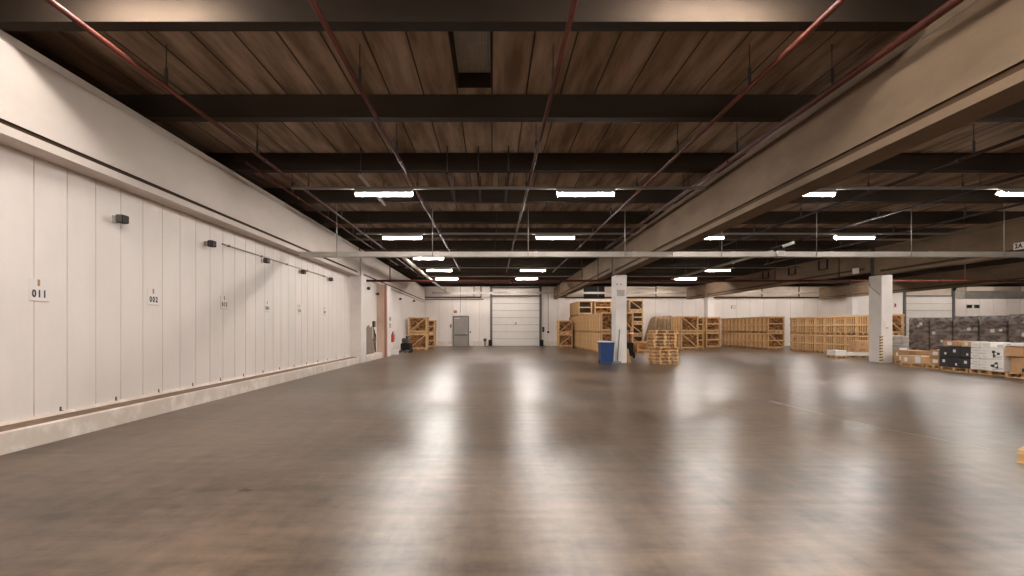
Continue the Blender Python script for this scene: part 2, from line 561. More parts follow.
# ------------------------------------------------------------------ lamps
LZ = 4.63
mb = MB()
mb.extrude_y([(-0.115, -0.03), (-0.064, 0.02), (0.064, 0.02), (0.115, -0.03), (0.12, -0.028), (0.055, 0.075), (-0.055, 0.075), (-0.12, -0.028)], -0.66, 0.66)
HOUS = mb.mesh('housing', 'galv')
mb = MB()
n = 8
prof = [(-0.062, 0.02)] + [(-0.062 * math.cos(math.pi * i / n), 0.02 - 0.105 * math.sin(math.pi * i / n)) for i in range(1, n)] + [(0.062, 0.02)]
mb.extrude_y(prof, -0.64, 0.64)
TUBE = mb.mesh('diffuser', 'tube')
TUBE_FAR = mb.mesh('diffuser', 'tube_far'); TUBE_DIM = mb.mesh('diffuser', 'tube_dim')
mb = MB()
for s in (-1, 1):
    mb.extrude_y([(-0.065, -0.04), (0.065, -0.04), (0.065, 0.075), (-0.065, 0.075)], s * 0.65 - 0.01, s * 0.65 + 0.01)
CAPS = [None, None]
lamp_rows = [-7.5, -1.2, 5.15, 13.05, 19.3, 24.9, 30.0, 35.0, 41.0]


def ceiling_light(x, y, label):
    t = thing('ceiling_light', label, 'ceiling light', (x, y, LZ), math.pi / 2, 'fluorescent batten lights')
    link('housing', HOUS, t); link('diffuser', TUBE_DIM if y > 46 else TUBE_FAR if y > 42 else TUBE, t)
    return t


def rows(xc, bay, col, ys):
    for i, y in enumerate(ys):
        if y < 0:
            lab = 'lit fluorescent batten behind the camera, %s bay %s column, %s' % (bay, col, ORD[i])
        elif y < 6:
            lab = 'lit batten just above the picture edge, %s bay, %s column' % (bay, col)
        else:
            lab = 'lit white batten light, %s bay %s column, %s from the camera' % (bay, col, ORD[i - 3])
        xx = xc if not callable(xc) else xc(y)
        t = ceiling_light(xx, y, lab)
        if bay == 'left' and 0 < y < 6:          # this pair is fixed high, close to the first joist
            t.location = (-3.95 if col == 'left' else 2.55, 6.2, 5.37)


rows(lambda y: -2.48 if y < 14 else (-3.04 if y < 20 else -2.78), 'left', 'left', lamp_rows[:8])
rows(lambda y: 2.15, 'left', 'right', [y for y in lamp_rows[:8] if y != 24.9])
rows(7.2, 'middle', 'left', lamp_rows[:5])
rows(lambda y: 12.3 if y < 22 else 11.9, 'middle', 'right', [y for y in lamp_rows[:8] if y != 24.9])
rows(19.1, 'right', 'left', lamp_rows[:8])  # added unseen lamps that light the right bay
rows(21.2, 'right', 'right', lamp_rows[2:6])  # second added column for the right bay, also unseen
rows(32.0, 'far right', 'left', lamp_rows[4:8])  # added unseen lamps for the far right bay
for i, (x, y) in enumerate([(x, y) for y in (42.75, 48.62) for x in (-2.7, -0.4, 2.2, 8.6, 11.8, 15.0, 19.5, 23.0, 26.5, 31.5, 35.5, 39.5, 43.5)]):  # added lamps, hidden by the joists, to brighten the far wall
    t = ceiling_light(x, y, 'added unseen batten light tucked up between the far ceiling joists, %s bay, %s row' % ('left' if x < 5 else 'middle' if x < 17 else 'right' if x < 28 else 'far right', 'nearer' if y < 44 else 'farther'))
    t.location.z = 5.40

ceiling_light(-2.48, 3.4, 'added unseen batten above the picture edge in the left bay, hung low on the left')  # added pair out of view, lifts the light on the left wall
ceiling_light(2.15, 3.4, 'added unseen batten above the picture edge in the left bay, hung low on the right')

# suspended cross rails that carry the lamps
BAYN = ['left', 'middle', 'right']
for i, y in enumerate(lamp_rows[2:8]):
    for bi, (xa, xb) in enumerate(((-4.6, 4.9), (6.0, 16.4))):
        t = thing('lamp_rail', 'grey %s-bay rail carrying the lamps, %s from the camera' % (BAYN[bi], ORD[i]), 'rail', ((xa + xb) / 2, y, LZ + 0.11), 0, 'rails carrying the batten lights')
        hl = (xb - xa) / 2
        mb = MB(); mb.box(-hl, hl, -0.03, 0.03, -0.035, 0.02); mb.build('channel', 'rail', t)
        for q in range(3):
            xx = -hl + 0.4 + q * (2 * hl - 0.8) / 2
            mb = MB(); mb.cyl((xx, 0, 0.02), (xx, 0, HC - LZ - 0.11), 0.008, 6); mb.build('hanger', 'rod', t)

# ------------------------------------------------------------------ sprinkler pipes along the hall
def long_pipe(x, z, y0, y1, r, mt, label, step=3.1, clamp=True, name='sprinkler_pipe', ztop=HC):
    t = thing(name, label, 'pipe', (x, y0, z), 0, 'overhead pipes along the hall')
    mb = MB(); mb.cyl((0, 0, 0), (0, y1 - y0, 0), r, 10); mb.build('pipe', mt, t)
    y = (8.0 - y0) % 3.1
    hm = MB(); hm.cyl((0, 0, r * 0.9), (0, 0, 0.27), 0.024, 8); hm.cyl((0, 0, 0.26), (0, 0, ztop - z), 0.008, 6); hmesh = hm.mesh('hanger', 'rod')
    cm = MB(); cm.cyl((0, -0.04, 0), (0, 0.04, 0), r * 1.35, 10); cmesh = cm.mesh('coupling', mt)
    k = 0
    while y < y1 - y0:
        link('hanger', hmesh, t, (0, y, 0))
        if clamp and k % 2 == 0:
            link('coupling', cmesh, t, (0, y + 0.35, 0))
        y += step; k += 1
    return t


ZP = 4.9
long_pipe(-4.58, ZP, -4, 38, 0.034, 'red', 'dark red sprinkler pipe nearest the left edge beam')
long_pipe(-4.98, ZP - 0.03, 11.5, 30, 0.028, 'red', 'thin dark pipe tight beside the left edge beam')
long_pipe(-1.86, ZP, -4, 33, 0.034, 'red', 'dark red sprinkler pipe passing the left lamp column')
long_pipe(0.86, ZP, -4, 34, 0.034, 'red', 'dark red sprinkler pipe down the middle of the left bay')
long_pipe(3.62, ZP, -4, 34, 0.034, 'red', 'dark red sprinkler pipe right of the right lamp column')
long_pipe(4.78, ZP - 0.02, -4, 24, 0.05, 'red', 'thick dark red main pipe along the central beam')
long_pipe(9.4, ZP, 4, 30, 0.034, 'darkpipe', 'dark sprinkler pipe in the middle bay, nearest the central beam')
long_pipe(11.75, ZP, 4, 24, 0.034, 'darkpipe', 'dark sprinkler pipe in the centre of the middle bay')
long_pipe(14.4, ZP, 4, 30, 0.034, 'darkpipe', 'dark sprinkler pipe in the middle bay, nearest the right-hand beam')
long_pipe(-3.72, 4.50, 24, 46, 0.075, 'silver', 'silver ventilation pipe near the left beam at the far end', name='vent_pipe')
long_pipe(10.1, 4.3, 20.5, 32, 0.05, 'silver', 'silver pipe crossing the middle bay behind the pillar', name='vent_pipe')
for x, ya, yb, mt, lab in ((-0.98, 12.3, 15.1, 'darkpipe', 'short dark conduit between joists, left of three'),
                       (-0.30, 12.3, 15.1, 'darkpipe', 'short dark conduit between joists, middle of three'),
                       (0.36, 12.3, 15.1, 'darkpipe', 'short dark conduit between joists, right of three'),
                       (-2.9, 12.4, 15.4, 'galv', 'short pale conduit passing above the near left lamp')):
    t = thing('conduit', lab, 'conduit', (x, ya, 4.86), 0, 'short conduits between the joists')
    mb = MB(); mb.bar((0, 0, 0), (0, yb - ya, 0), 0.05, 0.05); mb.build('channel', mt, t)
    for y in (0.15, yb - ya - 0.15):
        mb = MB(); mb.cyl((0, y, 0.02), (0, y, HC - 4.86), 0.012, 6); mb.build('hanger', 'rod', t)

# grey cable tray across the hall in front of the beams
TY, TZ = 17.4, Z(254.6, 17.4)
t = thing('cable_tray', 'long grey cable tray hung across the hall under the beams', 'cable tray', (0, TY, TZ))
mb = MB()
xa, xb = X(300, TY), 16.95
mb.box(xa, xb, -0.12, 0.12, -0.075, -0.06); mb.box(xa, xb, -0.12, -0.105, -0.06, 0.075); mb.box(xa, xb, 0.105, 0.12, -0.06, 0.075)
mb.build('tray', 'galv', t)
mb = MB(); x = xa + 1.2
jm = MB(); jm.box(-0.06, 0.06, -0.128, 0.128, -0.082, 0.082); jmesh = jm.mesh('joint_plate', 'galv')
while x < xb - 0.3:
    link('joint_plate', jmesh, t, (x, 0, 0)); x += 3.0
mb = MB(); mb.cyl((xa + 0.1, -0.03, -0.02), (xb - 0.05, -0.03, -0.02), 0.03, 8); mb.build('cable', 'black', t)
hm = MB(); hm.cyl((0, 0, -0.085), (0, 0, HC - TZ), 0.013, 6); hmesh = hm.mesh('hanger', 'silver')
for px in (338, 433, 528, 624, 671, 720, 814, 908, 1000):
    link('hanger', hmesh, t, (X(px, TY), -0.14, 0))
# cctv camera on the tray
t = thing('security_camera', 'small pale security camera fixed above the grey cable tray', 'camera', (X(783, TY - 0.1), TY - 0.1, TZ + 0.10))
mb = MB(); mb.cyl((0, 0, 0), (0.06, -0.08, 0.17), 0.015, 8); mb.build('bracket', 'darkgrey', t)
mb = MB(); mb.cyl((-0.02, -0.02, 0.13), (0.26, -0.16, 0.24), 0.045, 10); mb.build('housing', 'whiteplastic', t)
mb = MB(); mb.cyl((0.26, -0.16, 0.24), (0.275, -0.168, 0.246), 0.04, 10); mb.build('lens', 'black', t)
t = thing('junction_box', 'small pale junction box clipped on the grey cable tray', 'junction box', (X(780, TY - 0.14), TY - 0.185, TZ))
mb = MB(); mb.bevbox(-0.12, 0.12, -0.04, 0.04, -0.07, 0.09, 0.01); mb.build('box', 'whiteplastic', t)
mb = MB(); mb.bevbox(-0.10, 0.10, -0.05, -0.04, -0.05, 0.07, 0.003); mb.build('lid', 'silver', t)

# red cross pipe behind the pillars
RY = 26.5
RZ = Z(280.8, RY)
t = thing('fire_main_pipe', 'horizontal dark red fire main crossing the hall behind the pillars', 'pipe', (0, RY, RZ))
mb = MB(); mb.cyl((X(366, RY), 0, 0), (28.4, 0, 0), 0.05, 12); mb.build('pipe', 'red', t)
cm = MB(); cm.cyl((-0.06, 0, 0), (0.06, 0, 0), 0.068, 12); cmesh = cm.mesh('coupling', 'red')
for px in (390, 440, 510, 560, 655, 735, 800, 850, 940, 1000):
    link('coupling', cmesh, t, (X(px, RY), 0, 0))
hm = MB(); hm.cyl((0, 0, 0.04), (0, 0, HC - RZ - 0.01), 0.022, 8); hmesh = hm.mesh('riser', 'red')
for px in (390, 582, 598, 650, 775, 839, 965):
    link('riser', hmesh, t, (X(px, RY), 0, 0))

# second tray and pipes on the far wall
BY = Y1 - 0.55
tz = Z(292.8, BY)
t = thing('cable_tray', 'grey cable tray running along the far wall', 'cable tray', (0, BY, tz))
mb = MB(); mb.box(X(432, BY), 29.5, -0.12, 0.12, -0.09, -0.07); mb.box(X(432, BY), 29.5, -0.12, -0.1, -0.07, 0.07); mb.build('tray', 'galv', t)
bm_ = MB(); bm_.bar((0, 0, -0.1), (0, 0.55, -0.1), 0.05, 0.04); bme = bm_.mesh('bracket', 'galv')
for k in range(11):
    link('bracket', bme, t, (X(436, BY) + 3.2 * k, 0, 0))
BY2 = Y1 - 0.12
t = thing('wall_pipe', 'dark red pipe running along the far wall above the crates', 'pipe', (0, BY2, Z(297.6, BY2)))
mb = MB(); mb.cyl((X(545 + 15, BY2), 0, 0), (X(846, BY2), 0, 0), 0.05, 10); mb.build('pipe', 'red', t)
for px in (566, 656, 692, 762, 799):
    mb = MB(); mb.cyl((X(px, BY2), 0, 0), (X(px, BY2), 0, Z(282, BY2) - Z(297.6, BY2)), 0.04, 8); mb.build('riser', 'red', t)
t = thing('wall_pipe', 'dark red pipe loop on the far wall above the grey door', 'pipe', (0, BY2, Z(297.3, BY2)))
mb = MB(); mb.cyl((X(424, BY2), 0, 0), (X(481, BY2), 0, 0), 0.045, 10); mb.cyl((X(481, BY2), 0, -0.04), (X(481, BY2), 0, 1.35), 0.045, 10)
mb.build('pipe', 'red', t)
mb = MB(); mb.cyl((X(474, BY2), 0, 0.0), (X(474, BY2), 0, 1.35), 0.03, 8); mb.build('riser', 'red', t)
mb = MB(); mb.cyl((X(424, BY2), 0, -0.18), (X(483.5, BY2), 0, -0.18), 0.03, 10); mb.build('branch', 'red', t)

# square dark brackets and boxes on the right-hand beam
t0 = None
BXR = BX[1]
for i, (px, y0p, y1p) in enumerate(((823.5, 258, 270), (792.5, 266.5, 275), (766, 270.5, 279))):
    d = BXR * F / (px - VX)
    za, zb = Z(y1p, d), min(Z(y0p, d), JB - 0.06)
    hh = (zb - za) / 2
    t = thing('pipe_bracket', 'dark square bracket on the right-hand beam, %s from the pillar' % ORD[i], 'bracket', (BXR - 0.03, d, (za + zb) / 2), 0, 'square brackets on the right-hand beam')
    hw = 0.36
    for y in (-hw, hw):
        mb = MB(); mb.box(-0.03, 0.03, y - 0.03, y + 0.03, -hh, hh); mb.build('upright', 'darkpipe', t)
    mb = MB(); mb.box(-0.03, 0.03, -hw + 0.03, hw - 0.03, -hh, -hh + 0.05); mb.build('crossbar', 'darkpipe', t)
d = BXR * F / (857 - VX)
t = thing('junction_box', 'small pale box on the right-hand beam above the hazard striped pillar', 'junction box', (BXR - 0.06, d, Z(271, d)))
mb = MB(); mb.bevbox(-0.06, 0.06, -0.16, 0.16, -0.12, 0.12, 0.01); mb.build('box', 'whiteplastic', t)
mb = MB(); mb.bevbox(-0.075, -0.06, -0.13, 0.13, -0.09, 0.09, 0.003); mb.build('lid', 'paper', t)
d = BXR * F / (1020 - VX)
t = thing('beam_sign', 'white sign reading 2A on the right-hand beam', 'sign', (BXR - 0.02, d, Z(246, d)))
mb = MB(); mb.bevbox(-0.015, 0.015, -0.20, 0.20, -0.11, 0.11, 0.004); mb.build('plate', 'paper', t)
text_part('letter', '2A', 0.20, t, (-0.018, 0.02, 0), (math.pi / 2, 0, -math.pi / 2))
for y, z, lab in ((16, 0, 'a'),):
    pass

# ------------------------------------------------------------------ left wall fittings
WF = XL


def wall_sign(y, z, body, label):
    t = thing('number_sign', label, 'sign', (WF, y, z), 0, 'bay number signs on the left wall')
    mb = MB(); mb.bevbox(0.0, 0.012, -0.17, 0.17, -0.155, 0.155, 0.003); mb.build('plate', 'paper', t)
    text_part('digit', body, 0.135, t, (0.0135, 0, -0.05), (math.pi / 2, 0, math.pi / 2))
    mb = MB(); mb.bevbox(0.0125, 0.017, -0.035, 0.01, 0.06, 0.15, 0.002); mb.build('tag', 'orange', t)
    mb = MB(); mb.bevbox(0.0125, 0.016, -0.165, 0.165, -0.153, -0.142, 0.001); mb.build('bottom_strip', 'signgrey', t)
    return t


for px, py, b, lab in ((38.5, 290.5, '011', 'white card sign numbered 011, nearest on the left wall'),
                       (153, 297, '002', 'white card sign numbered 002 on the left wall'),
                       (224, 302.5, '013', 'white card sign third along the left wall'),
                       (267, 306.5, '004', 'white card sign fourth along the left wall'),
                       (299.5, 309.3, '015', 'white card sign fifth along the left wall'),
                       (324.5, 311, '006', 'white card sign farthest along the left wall')):
    d = WF * F / (px - VX)
    wall_sign(d, Z(py, d), b, lab)


def wall_flood(x, y, z, label):
    t = thing('wall_lamp', label, 'wall lamp', (x, y, z), 0, 'small black wall lamps on the left wall')
    mb = MB(); mb.bevbox(0, 0.02, -0.07, 0.07, -0.06, 0.06, 0.004); mb.build('mount', 'galv', t)
    mb = MB(); mb.bar((0.02, 0, 0), (0.1, 0, 0.0), 0.03, 0.05); mb.build('arm', 'galv', t)
    mb = MB(); mb.bevbox(0.07, 0.19, -0.09, 0.09, -0.062, 0.07, 0.01); mb.build('housing', 'black', t)
    mb = MB(); mb.bevbox(0.08, 0.18, -0.102, -0.09, -0.052, 0.06, 0.004); mb.build('lens', 'darkgrey', t)


for i, (px, py) in enumerate(((114.5, 219.5), (206, 244), (262, 260.8), (299.5, 272), (327.5, 279.5))):
    d = WF * F / (px - VX)
    wall_flood(WF, d, Z(py, d), 'small black lamp high on the left panelled wall, %s from the camera' % ORD[i])
for i, (px, py) in enumerate(((366, 288.5), (375.3, 294), (398.5, 299), (412.5, 301))):
    d = XF * F / (px - VX)
    if i == 0:
        pass
    wall_flood(XF, d, Z(py, d), 'small black lamp on the left wall beyond the pilaster, %s from it' % ORD[i])
# grey conduit on wall
t = thing('wall_conduit', 'thin grey conduit running along the left panelled wall', 'conduit', (WF, 13.1, 3.46))
mb = MB(); mb.cyl((0.03, 0, 0), (0.03, 8.3, 0), 0.018, 8); mb.build('pipe', 'silver', t)
for k in range(5):
    mb = MB(); mb.box(0, 0.05, 0.3 + k * 1.9, 0.36 + k * 1.9, -0.025, 0.025); mb.build('clip', 'darkgrey', t)
# kerb fixings (dark little brackets above the kerb)
am = MB(); am.box(0, 0.01, -0.014, 0.014, 0.0, 0.06); am.box(0.0, 0.03, -0.018, 0.018, 0.0, 0.008)
ame = am.mesh('anchor_bracket', 'darkgrey')
k = 0
y = 5.8
while y < 24.5 and k < 24:
    o = link('anchor_bracket', ame, None, (WF + 0.062 - 0.06, y, 0.317))
    tag(o, 'small rusty anchor bracket at the foot of the left wall panels', 'bracket', 'anchor brackets above the left kerb')
    y += 1.21; k += 1

# ------------------------------------------------------------------ far left corner
t = thing('leaning_board', 'brown torn board standing on the kerb behind the left pilaster', 'board', (XF, 26.04, 0.295))
mb = MB()
out = [(0, 0), (2.5, 0), (2.55, 0.35), (2.4, 0.8), (2.5, 1.35), (1.9, 1.25), (1.8, 1.4), (1.35, 1.33), (1.2, 1.2), (0.6, 1.18), (0.05, 1.02)]
nn = len(out)
vs = [(0.12 - 0.07 * z, y, z) for y, z in out] + [(0.145 - 0.07 * z, y, z) for y, z in out]
mb.raw(vs, [tuple(range(nn)), tuple(reversed(range(nn, 2 * nn)))] + [(i, (i + 1) % nn, nn + (i + 1) % nn, nn + i) for i in range(nn)])
mb.build('sheet', 'board', t)
mb = MB(); mb.bar((0.08, 0.4, 0.05), (0.03, 0.4, 0.9), 0.05, 0.04); mb.build('batten', 'darkgrey', t)
t = thing('cable_bundle', 'dark cables and switch boxes hanging beside the cream post', 'cable', (XF, 28.85, 0.3))
for k in range(3):
    mb = MB()
    pts = [(0.05 + 0.03 * k, 0.1 * k + 0.05 * math.sin(q * 1.7 + k), 0.02 + q * 0.19) for q in range(8 - k)]
    for a, c in zip(pts, pts[1:]):
        mb.cyl(a, c, 0.02, 7)
    mb.build('cable', 'black', t)
mb = MB(); mb.bevbox(0, 0.12, -0.1, 0.15, 1.3, 1.6, 0.01); mb.build('switch_box', 'darkgrey', t)
t = thing('door_post', 'cream painted post with red-brown edge on the far left wall', 'post', (XF, 29.9, 0))
mb = MB(); mb.bevbox(-0.02, 0.40, 0, 0.5, 0, 3.84, 0.01); mb.build('post', 'post', t)
mb = MB(); mb.bevbox(0.40, 0.46, -0.01, 0.45, 0, 3.84, 0.008); mb.build('edge_guard', 'rust', t)
mb = MB(); mb.bevbox(-0.02, 0.45, 0.52, 1.7, 0, 3.84, 0.015); mb.build('return', 'column', t)
for (z0, z1) in ((1.55, 1.8), (1.95, 2.15)):
    mb = MB(); mb.bevbox(0.45, 0.52, 1.1, 1.3, z0, z1, 0.01); mb.build('switch', 'signgrey', t)
d = 33.4
t = thing('wall_sign', 'pale green safety sign above the fire extinguisher', 'sign', (XF, d, Z(305, d)))
mb = MB(); mb.bevbox(0, 0.02, -0.34, 0.34, -0.26, 0.26, 0.004); mb.build('plate', 'signgreen', t)
mb = MB(); mb.bevbox(0.02, 0.024, -0.28, 0.28, -0.2, 0.12, 0.001); mb.build('pictogram', 'paper', t)
t = thing('fire_extinguisher', 'red fire extinguisher hung on the far left wall', 'fire extinguisher', (XF + 0.16, 33.7, 0.72))
mb = MB(); mb.cyl((0, 0, 0), (0, 0, 0.42), 0.10, 14); mb.cyl((0, 0, 0.42), (0, 0, 0.52), 0.10, 14, r1=0.035); mb.build('tank', 'firered', t)
mb = MB(); mb.cyl((0, 0, 0.52), (0, 0, 0.60), 0.03, 10); mb.bar((-0.02, 0, 0.6), (0.12, 0, 0.64), 0.03, 0.02); mb.build('valve', 'black', t)
mb = MB()
pts = [(0.03, 0, 0.57), (0.13, 0.0, 0.5), (0.14, 0, 0.3), (0.12, 0, 0.14)]
for a, c in zip(pts, pts[1:]):
    mb.cyl(a, c, 0.014, 8)
mb.build('hose', 'black', t)
mb = MB(); mb.box(-0.16, -0.09, -0.05, 0.05, 0.1, 0.4); mb.build('wall_bracket', 'darkgrey', t)
# hand pallet truck
t = thing('pallet_truck', 'black powered pallet truck parked beside the left crates', 'pallet truck', (X(406.5, 36.0), 36.0, 0), math.radians(85))
mb = MB(); mb.bevbox(-0.40, 0.42, -0.3, 0.3, 0.12, 0.62, 0.06); mb.build('body', 'black', t)
mb = MB(); mb.bevbox(-0.28, 0.3, -0.2, 0.25, 0.62, 0.92, 0.05); mb.build('battery_cover', 'darkgrey', t)
for y in (-0.2, 0.2):
    mb = MB(); mb.extrude_y([(-1.25, 0.06), (-0.4, 0.09), (-0.4, 0.20), (-1.2, 0.14)], y - 0.09, y + 0.09); mb.build('fork', 'darkgrey', t)
mb = MB(); mb.bar((0.1, 0, 0.85), (-0.1, -0.1, 1.0), 0.08, 0.06); mb.bar((-0.45, -0.1, 1.0), (0.3, -0.1, 1.0), 0.08, 0.10); mb.build('tiller', 'black', t)
for x in (-0.28, 0.28):
    mb = MB(); mb.cyl((x, -0.34, 0.12), (x, -0.2, 0.12), 0.12, 14); mb.build('wheel', 'rubber', t)
t = thing('white_carton', 'small white carton on the floor under the extinguisher', 'carton', (X(395, 33.5), 33.5, 0))
mb = MB(); mb.bevbox(-0.22, 0.2, -0.18, 0.18, 0, 0.32, 0.012); mb.build('carton', 'boxwhite', t)
mb = MB(); mb.box(-0.22, 0.2, -0.03, 0.03, 0.32, 0.324); mb.build('tape', 'tape', t)

# ------------------------------------------------------------------ far wall doors and fittings
dz = lambda py: Z(py, Y1)
t = thing('door_1', 'grey steel personnel door in the far wall', 'door', (X(461, Y1), Y1, 0)); t['kind'] = 'structure'
w = X(468, Y1) - X(461, Y1); h = dz(317)
mb = MB(); mb.box(-w - 0.09, -w, -0.09, 0.0, 0, h + 0.09); mb.box(w, w + 0.09, -0.09, 0.0, 0, h + 0.09); mb.box(-w, w, -0.09, 0, h, h + 0.09); mb.build('door_frame', 'doorframe', t)
mb = MB(); mb.bevbox(-w, w, -0.06, 0.0, 0.015, h, 0.01); lf = mb.build('door_leaf', 'doorgrey', t)
mb = MB(); mb.bevbox(-w + 0.06, w - 0.06, -0.10, -0.06, 0.92, 1.02, 0.008); mb.build('push_bar', 'darkgrey', lf)
mb = MB(); mb.bevbox(-w + 0.05, -w + 0.5, -0.13, -0.06, h - 0.16, h - 0.08, 0.008); mb.build('door_closer', 'galv', lf)
mb = MB(); mb.bevbox(w - 0.16, w - 0.10, -0.1, -0.06, 1.05, 1.28, 0.006); mb.build('door_handle', 'silver', lf)


def dock_door(n, pxa, pxb, ptop, label, npan=7):
    xa, xb = X(pxa, Y1), X(pxb, Y1)
    w = (xb - xa) / 2; h = dz(ptop)
    t = thing('door_%d' % n, label, 'door', ((xa + xb) / 2, Y1, 0)); t['kind'] = 'structure'
    for i in range(npan):
        mb = MB(); mb.bevbox(-w, w, -0.07, -0.01, i * h / npan + 0.012, (i + 1) * h / npan - 0.012, 0.012)
        mb.build('door_panel', 'dock', t)
    mb = MB(); mb.box(-w, w, -0.02, 0.0, 0, h); mb.build('panel_joint', 'doorframe', t)
    for s in (-1, 1):
        mb = MB(); a, c = sorted((s * w, s * (w + 0.20))); mb.box(a, c, -0.16, 0, 0, h + 0.95); mb.build('guide_rail', 'doorframe', t)
        mb = MB(); mb.bevbox(min(s * (w + 0.02), s * (w + 0.34)), max(s * (w + 0.02), s * (w + 0.34)), -0.35, -0.16, 0.0, 0.55, 0.03); mb.build('bump_guard', 'black', t)
    mb = MB(); mb.box(-w - 0.2, w + 0.2, -0.18, 0, h, h + 0.10); mb.build('header', 'doorframe', t)
    mb = MB(); mb.cyl((-w - 0.15, -0.2, h + 0.78), (w + 0.15, -0.2, h + 0.78), 0.06, 12); mb.build('spring_shaft', 'darkgrey', t)
    mb = MB(); mb.cyl((w + 0.02, -0.2, h + 0.72), (w + 0.10, -0.2, h + 0.72), 0.24, 14); mb.build('cable_drum', 'black', t)
    mb = MB(); mb.bevbox(-0.06, 0.06, -0.11, -0.07, 1.9, 2.1, 0.01); mb.build('door_handle', 'doorgrey', t)
    return t


dock_door(2, 492.3, 539.3, 296.5, 'white sectional dock door in the middle of the far wall')
dock_door(3, 905, 951.5, 296.5, 'white sectional dock door behind the wrapped pallets at right')


def plate_on_back(name, px0, px1, py0, py1, mt, label, cat, inner=None, y=Y1, th=0.03):
    t = thing(name, label, cat, (X((px0 + px1) / 2, y), y, Z((py0 + py1) / 2, y)))
    w = X(px1, y) / 2 - X(px0, y) / 2; h = (Z(py0, y) - Z(py1, y)) / 2
    mb = MB(); mb.bevbox(-w, w, -th, 0, -h, h, min(0.008, th / 3)); mb.build('plate', mt, t)
    if inner:
        mb = MB(); mb.bevbox(-w * 0.62, w * 0.62, -th - 0.012, -th, -h * 0.62, h * 0.62, 0.003); mb.build('pictogram', inner, t)
    return t


plate_on_back('wall_sign', 452.5, 458, 309.5, 314, 'paper', 'small pictogram sign above the grey door', 'sign', 'rust')
plate_on_back('exit_lamp', 459.5, 463, 313, 315.3, 'whiteplastic', 'small white emergency lamp over the grey door', 'lamp', 'paper', th=0.08)
plate_on_back('switch_box', 450, 451.6, 324, 328, 'signgrey', 'small grey switch box left of the grey door', 'switch', 'darkgrey', th=0.06)
plate_on_back('switch_box', 469.5, 471, 331, 333, 'signgrey', 'small grey switch box right of the grey door', 'switch', 'darkgrey', th=0.06)
plate_on_back('notice', 443, 448, 325, 329, 'paper', 'faint white notice on far wall left of grey door', 'notice')
plate_on_back('control_box', 542.2, 544.3, 327, 332, 'black', 'black control box right of the middle dock door', 'control box', 'darkgrey', th=0.1)
plate_on_back('wall_socket', 547.2, 549.2, 331, 333.2, 'darkgrey', 'dark socket under a hanging cable right of middle dock door', 'socket', 'black', th=0.06)
t = thing('wall_cable', 'thin cable hanging down the far wall to the dark socket', 'cable', (X(548.2, Y1), Y1 - 0.03, Z(331, Y1)))
mb = MB(); mb.cyl((0, 0, 0), (0, 0, Z(294, Y1) - Z(331, Y1)), 0.018, 7); mb.build('cable', 'darkgrey', t)
t = thing('wall_cable', 'thin cable rising from the far wall above the pictogram sign', 'cable', (X(460.5, Y1), Y1 - 0.03, Z(316, Y1)))
mb = MB(); mb.cyl((0, 0, 0), (0, 0, Z(283, Y1) - Z(316, Y1)), 0.016, 7); mb.build('cable', 'darkgrey', t)
t = thing('bollard', 'small dark bumper on the floor left of the middle dock door', 'bumper', (X(485, Y1), Y1 - 0.2, 0))
mb = MB(); mb.bevbox(-0.14, 0.14, -0.1, 0.1, 0.42, 0.66, 0.03); mb.cyl((0, 0, 0), (0, 0, 0.45), 0.06, 10); mb.build('bumper', 'darkgrey', t)
plate_on_back('wall_vent', 966.5, 972, 304.7, 308.2, 'darkgrey', 'dark louvre on the far right wall, left of the pair', 'vent', 'black')
plate_on_back('wall_vent', 974, 979.5, 304.7, 308.2, 'darkgrey', 'dark louvre on the far right wall, right of the pair', 'vent', 'black')
plate_on_back('fire_sign', 893.8, 896.4, 302.5, 308, 'paper', 'small red and white fire sign right of the hazard striped pillar', 'sign', 'firered', y=46.5)
plate_on_back('wall_box', 731, 735, 305.5, 308.5, 'signgrey', 'small grey box on far wall above the long crate row', 'box', 'paper', th=0.08)
plate_on_back('wall_box', 855, 857, 305, 308, 'darkgrey', 'small dark box on the white boxed-out wall section', 'box', 'black', y=46.5, th=0.08)
# dark high opening above the centre crates
t = thing('window_1', 'dark high opening in the far wall above the stacked crates', 'window', (X(594, Y1), Y1, Z(292, Y1))); t['kind'] = 'structure'
w, h = X(604.5, Y1) - X(594, Y1), (Z(285.5, Y1) - Z(299, Y1)) / 2
mb = MB(); mb.box(-w, w, -0.05, -0.005, -h, h); mb.build('pane', 'black', t)
mb = MB(); mb.box(0.30, 0.40, -0.09, -0.05, -h, h); mb.box(-w, w, -0.09, -0.05, -h, -h + 0.07); mb.box(-w, w, -0.09, -0.05, h - 0.07, h); mb.build('window_frame', 'darkgrey', t)
# long grey equipment under the beam at the far right
d = 40.0
t = thing('ceiling_duct', 'grey ventilation unit hung near the far right wall', 'duct', (X(1003, d), d, Z(295, d)))
mb = MB(); mb.bevbox(-3.0, 3.0, -0.4, 0.4, -0.25, 0.25, 0.05); mb.build('casing', 'galv', t)
mb = MB(); mb.bevbox(1.2, 2.6, -0.46, -0.4, -0.18, 0.18, 0.02); mb.build('grille', 'signgrey', t)
for x in (-2.6, 2.6):
    mb = MB(); mb.cyl((x, 0, 0.25), (x, 0, HC - Z(295, d)), 0.02, 6); mb.build('hanger', 'rod', t)

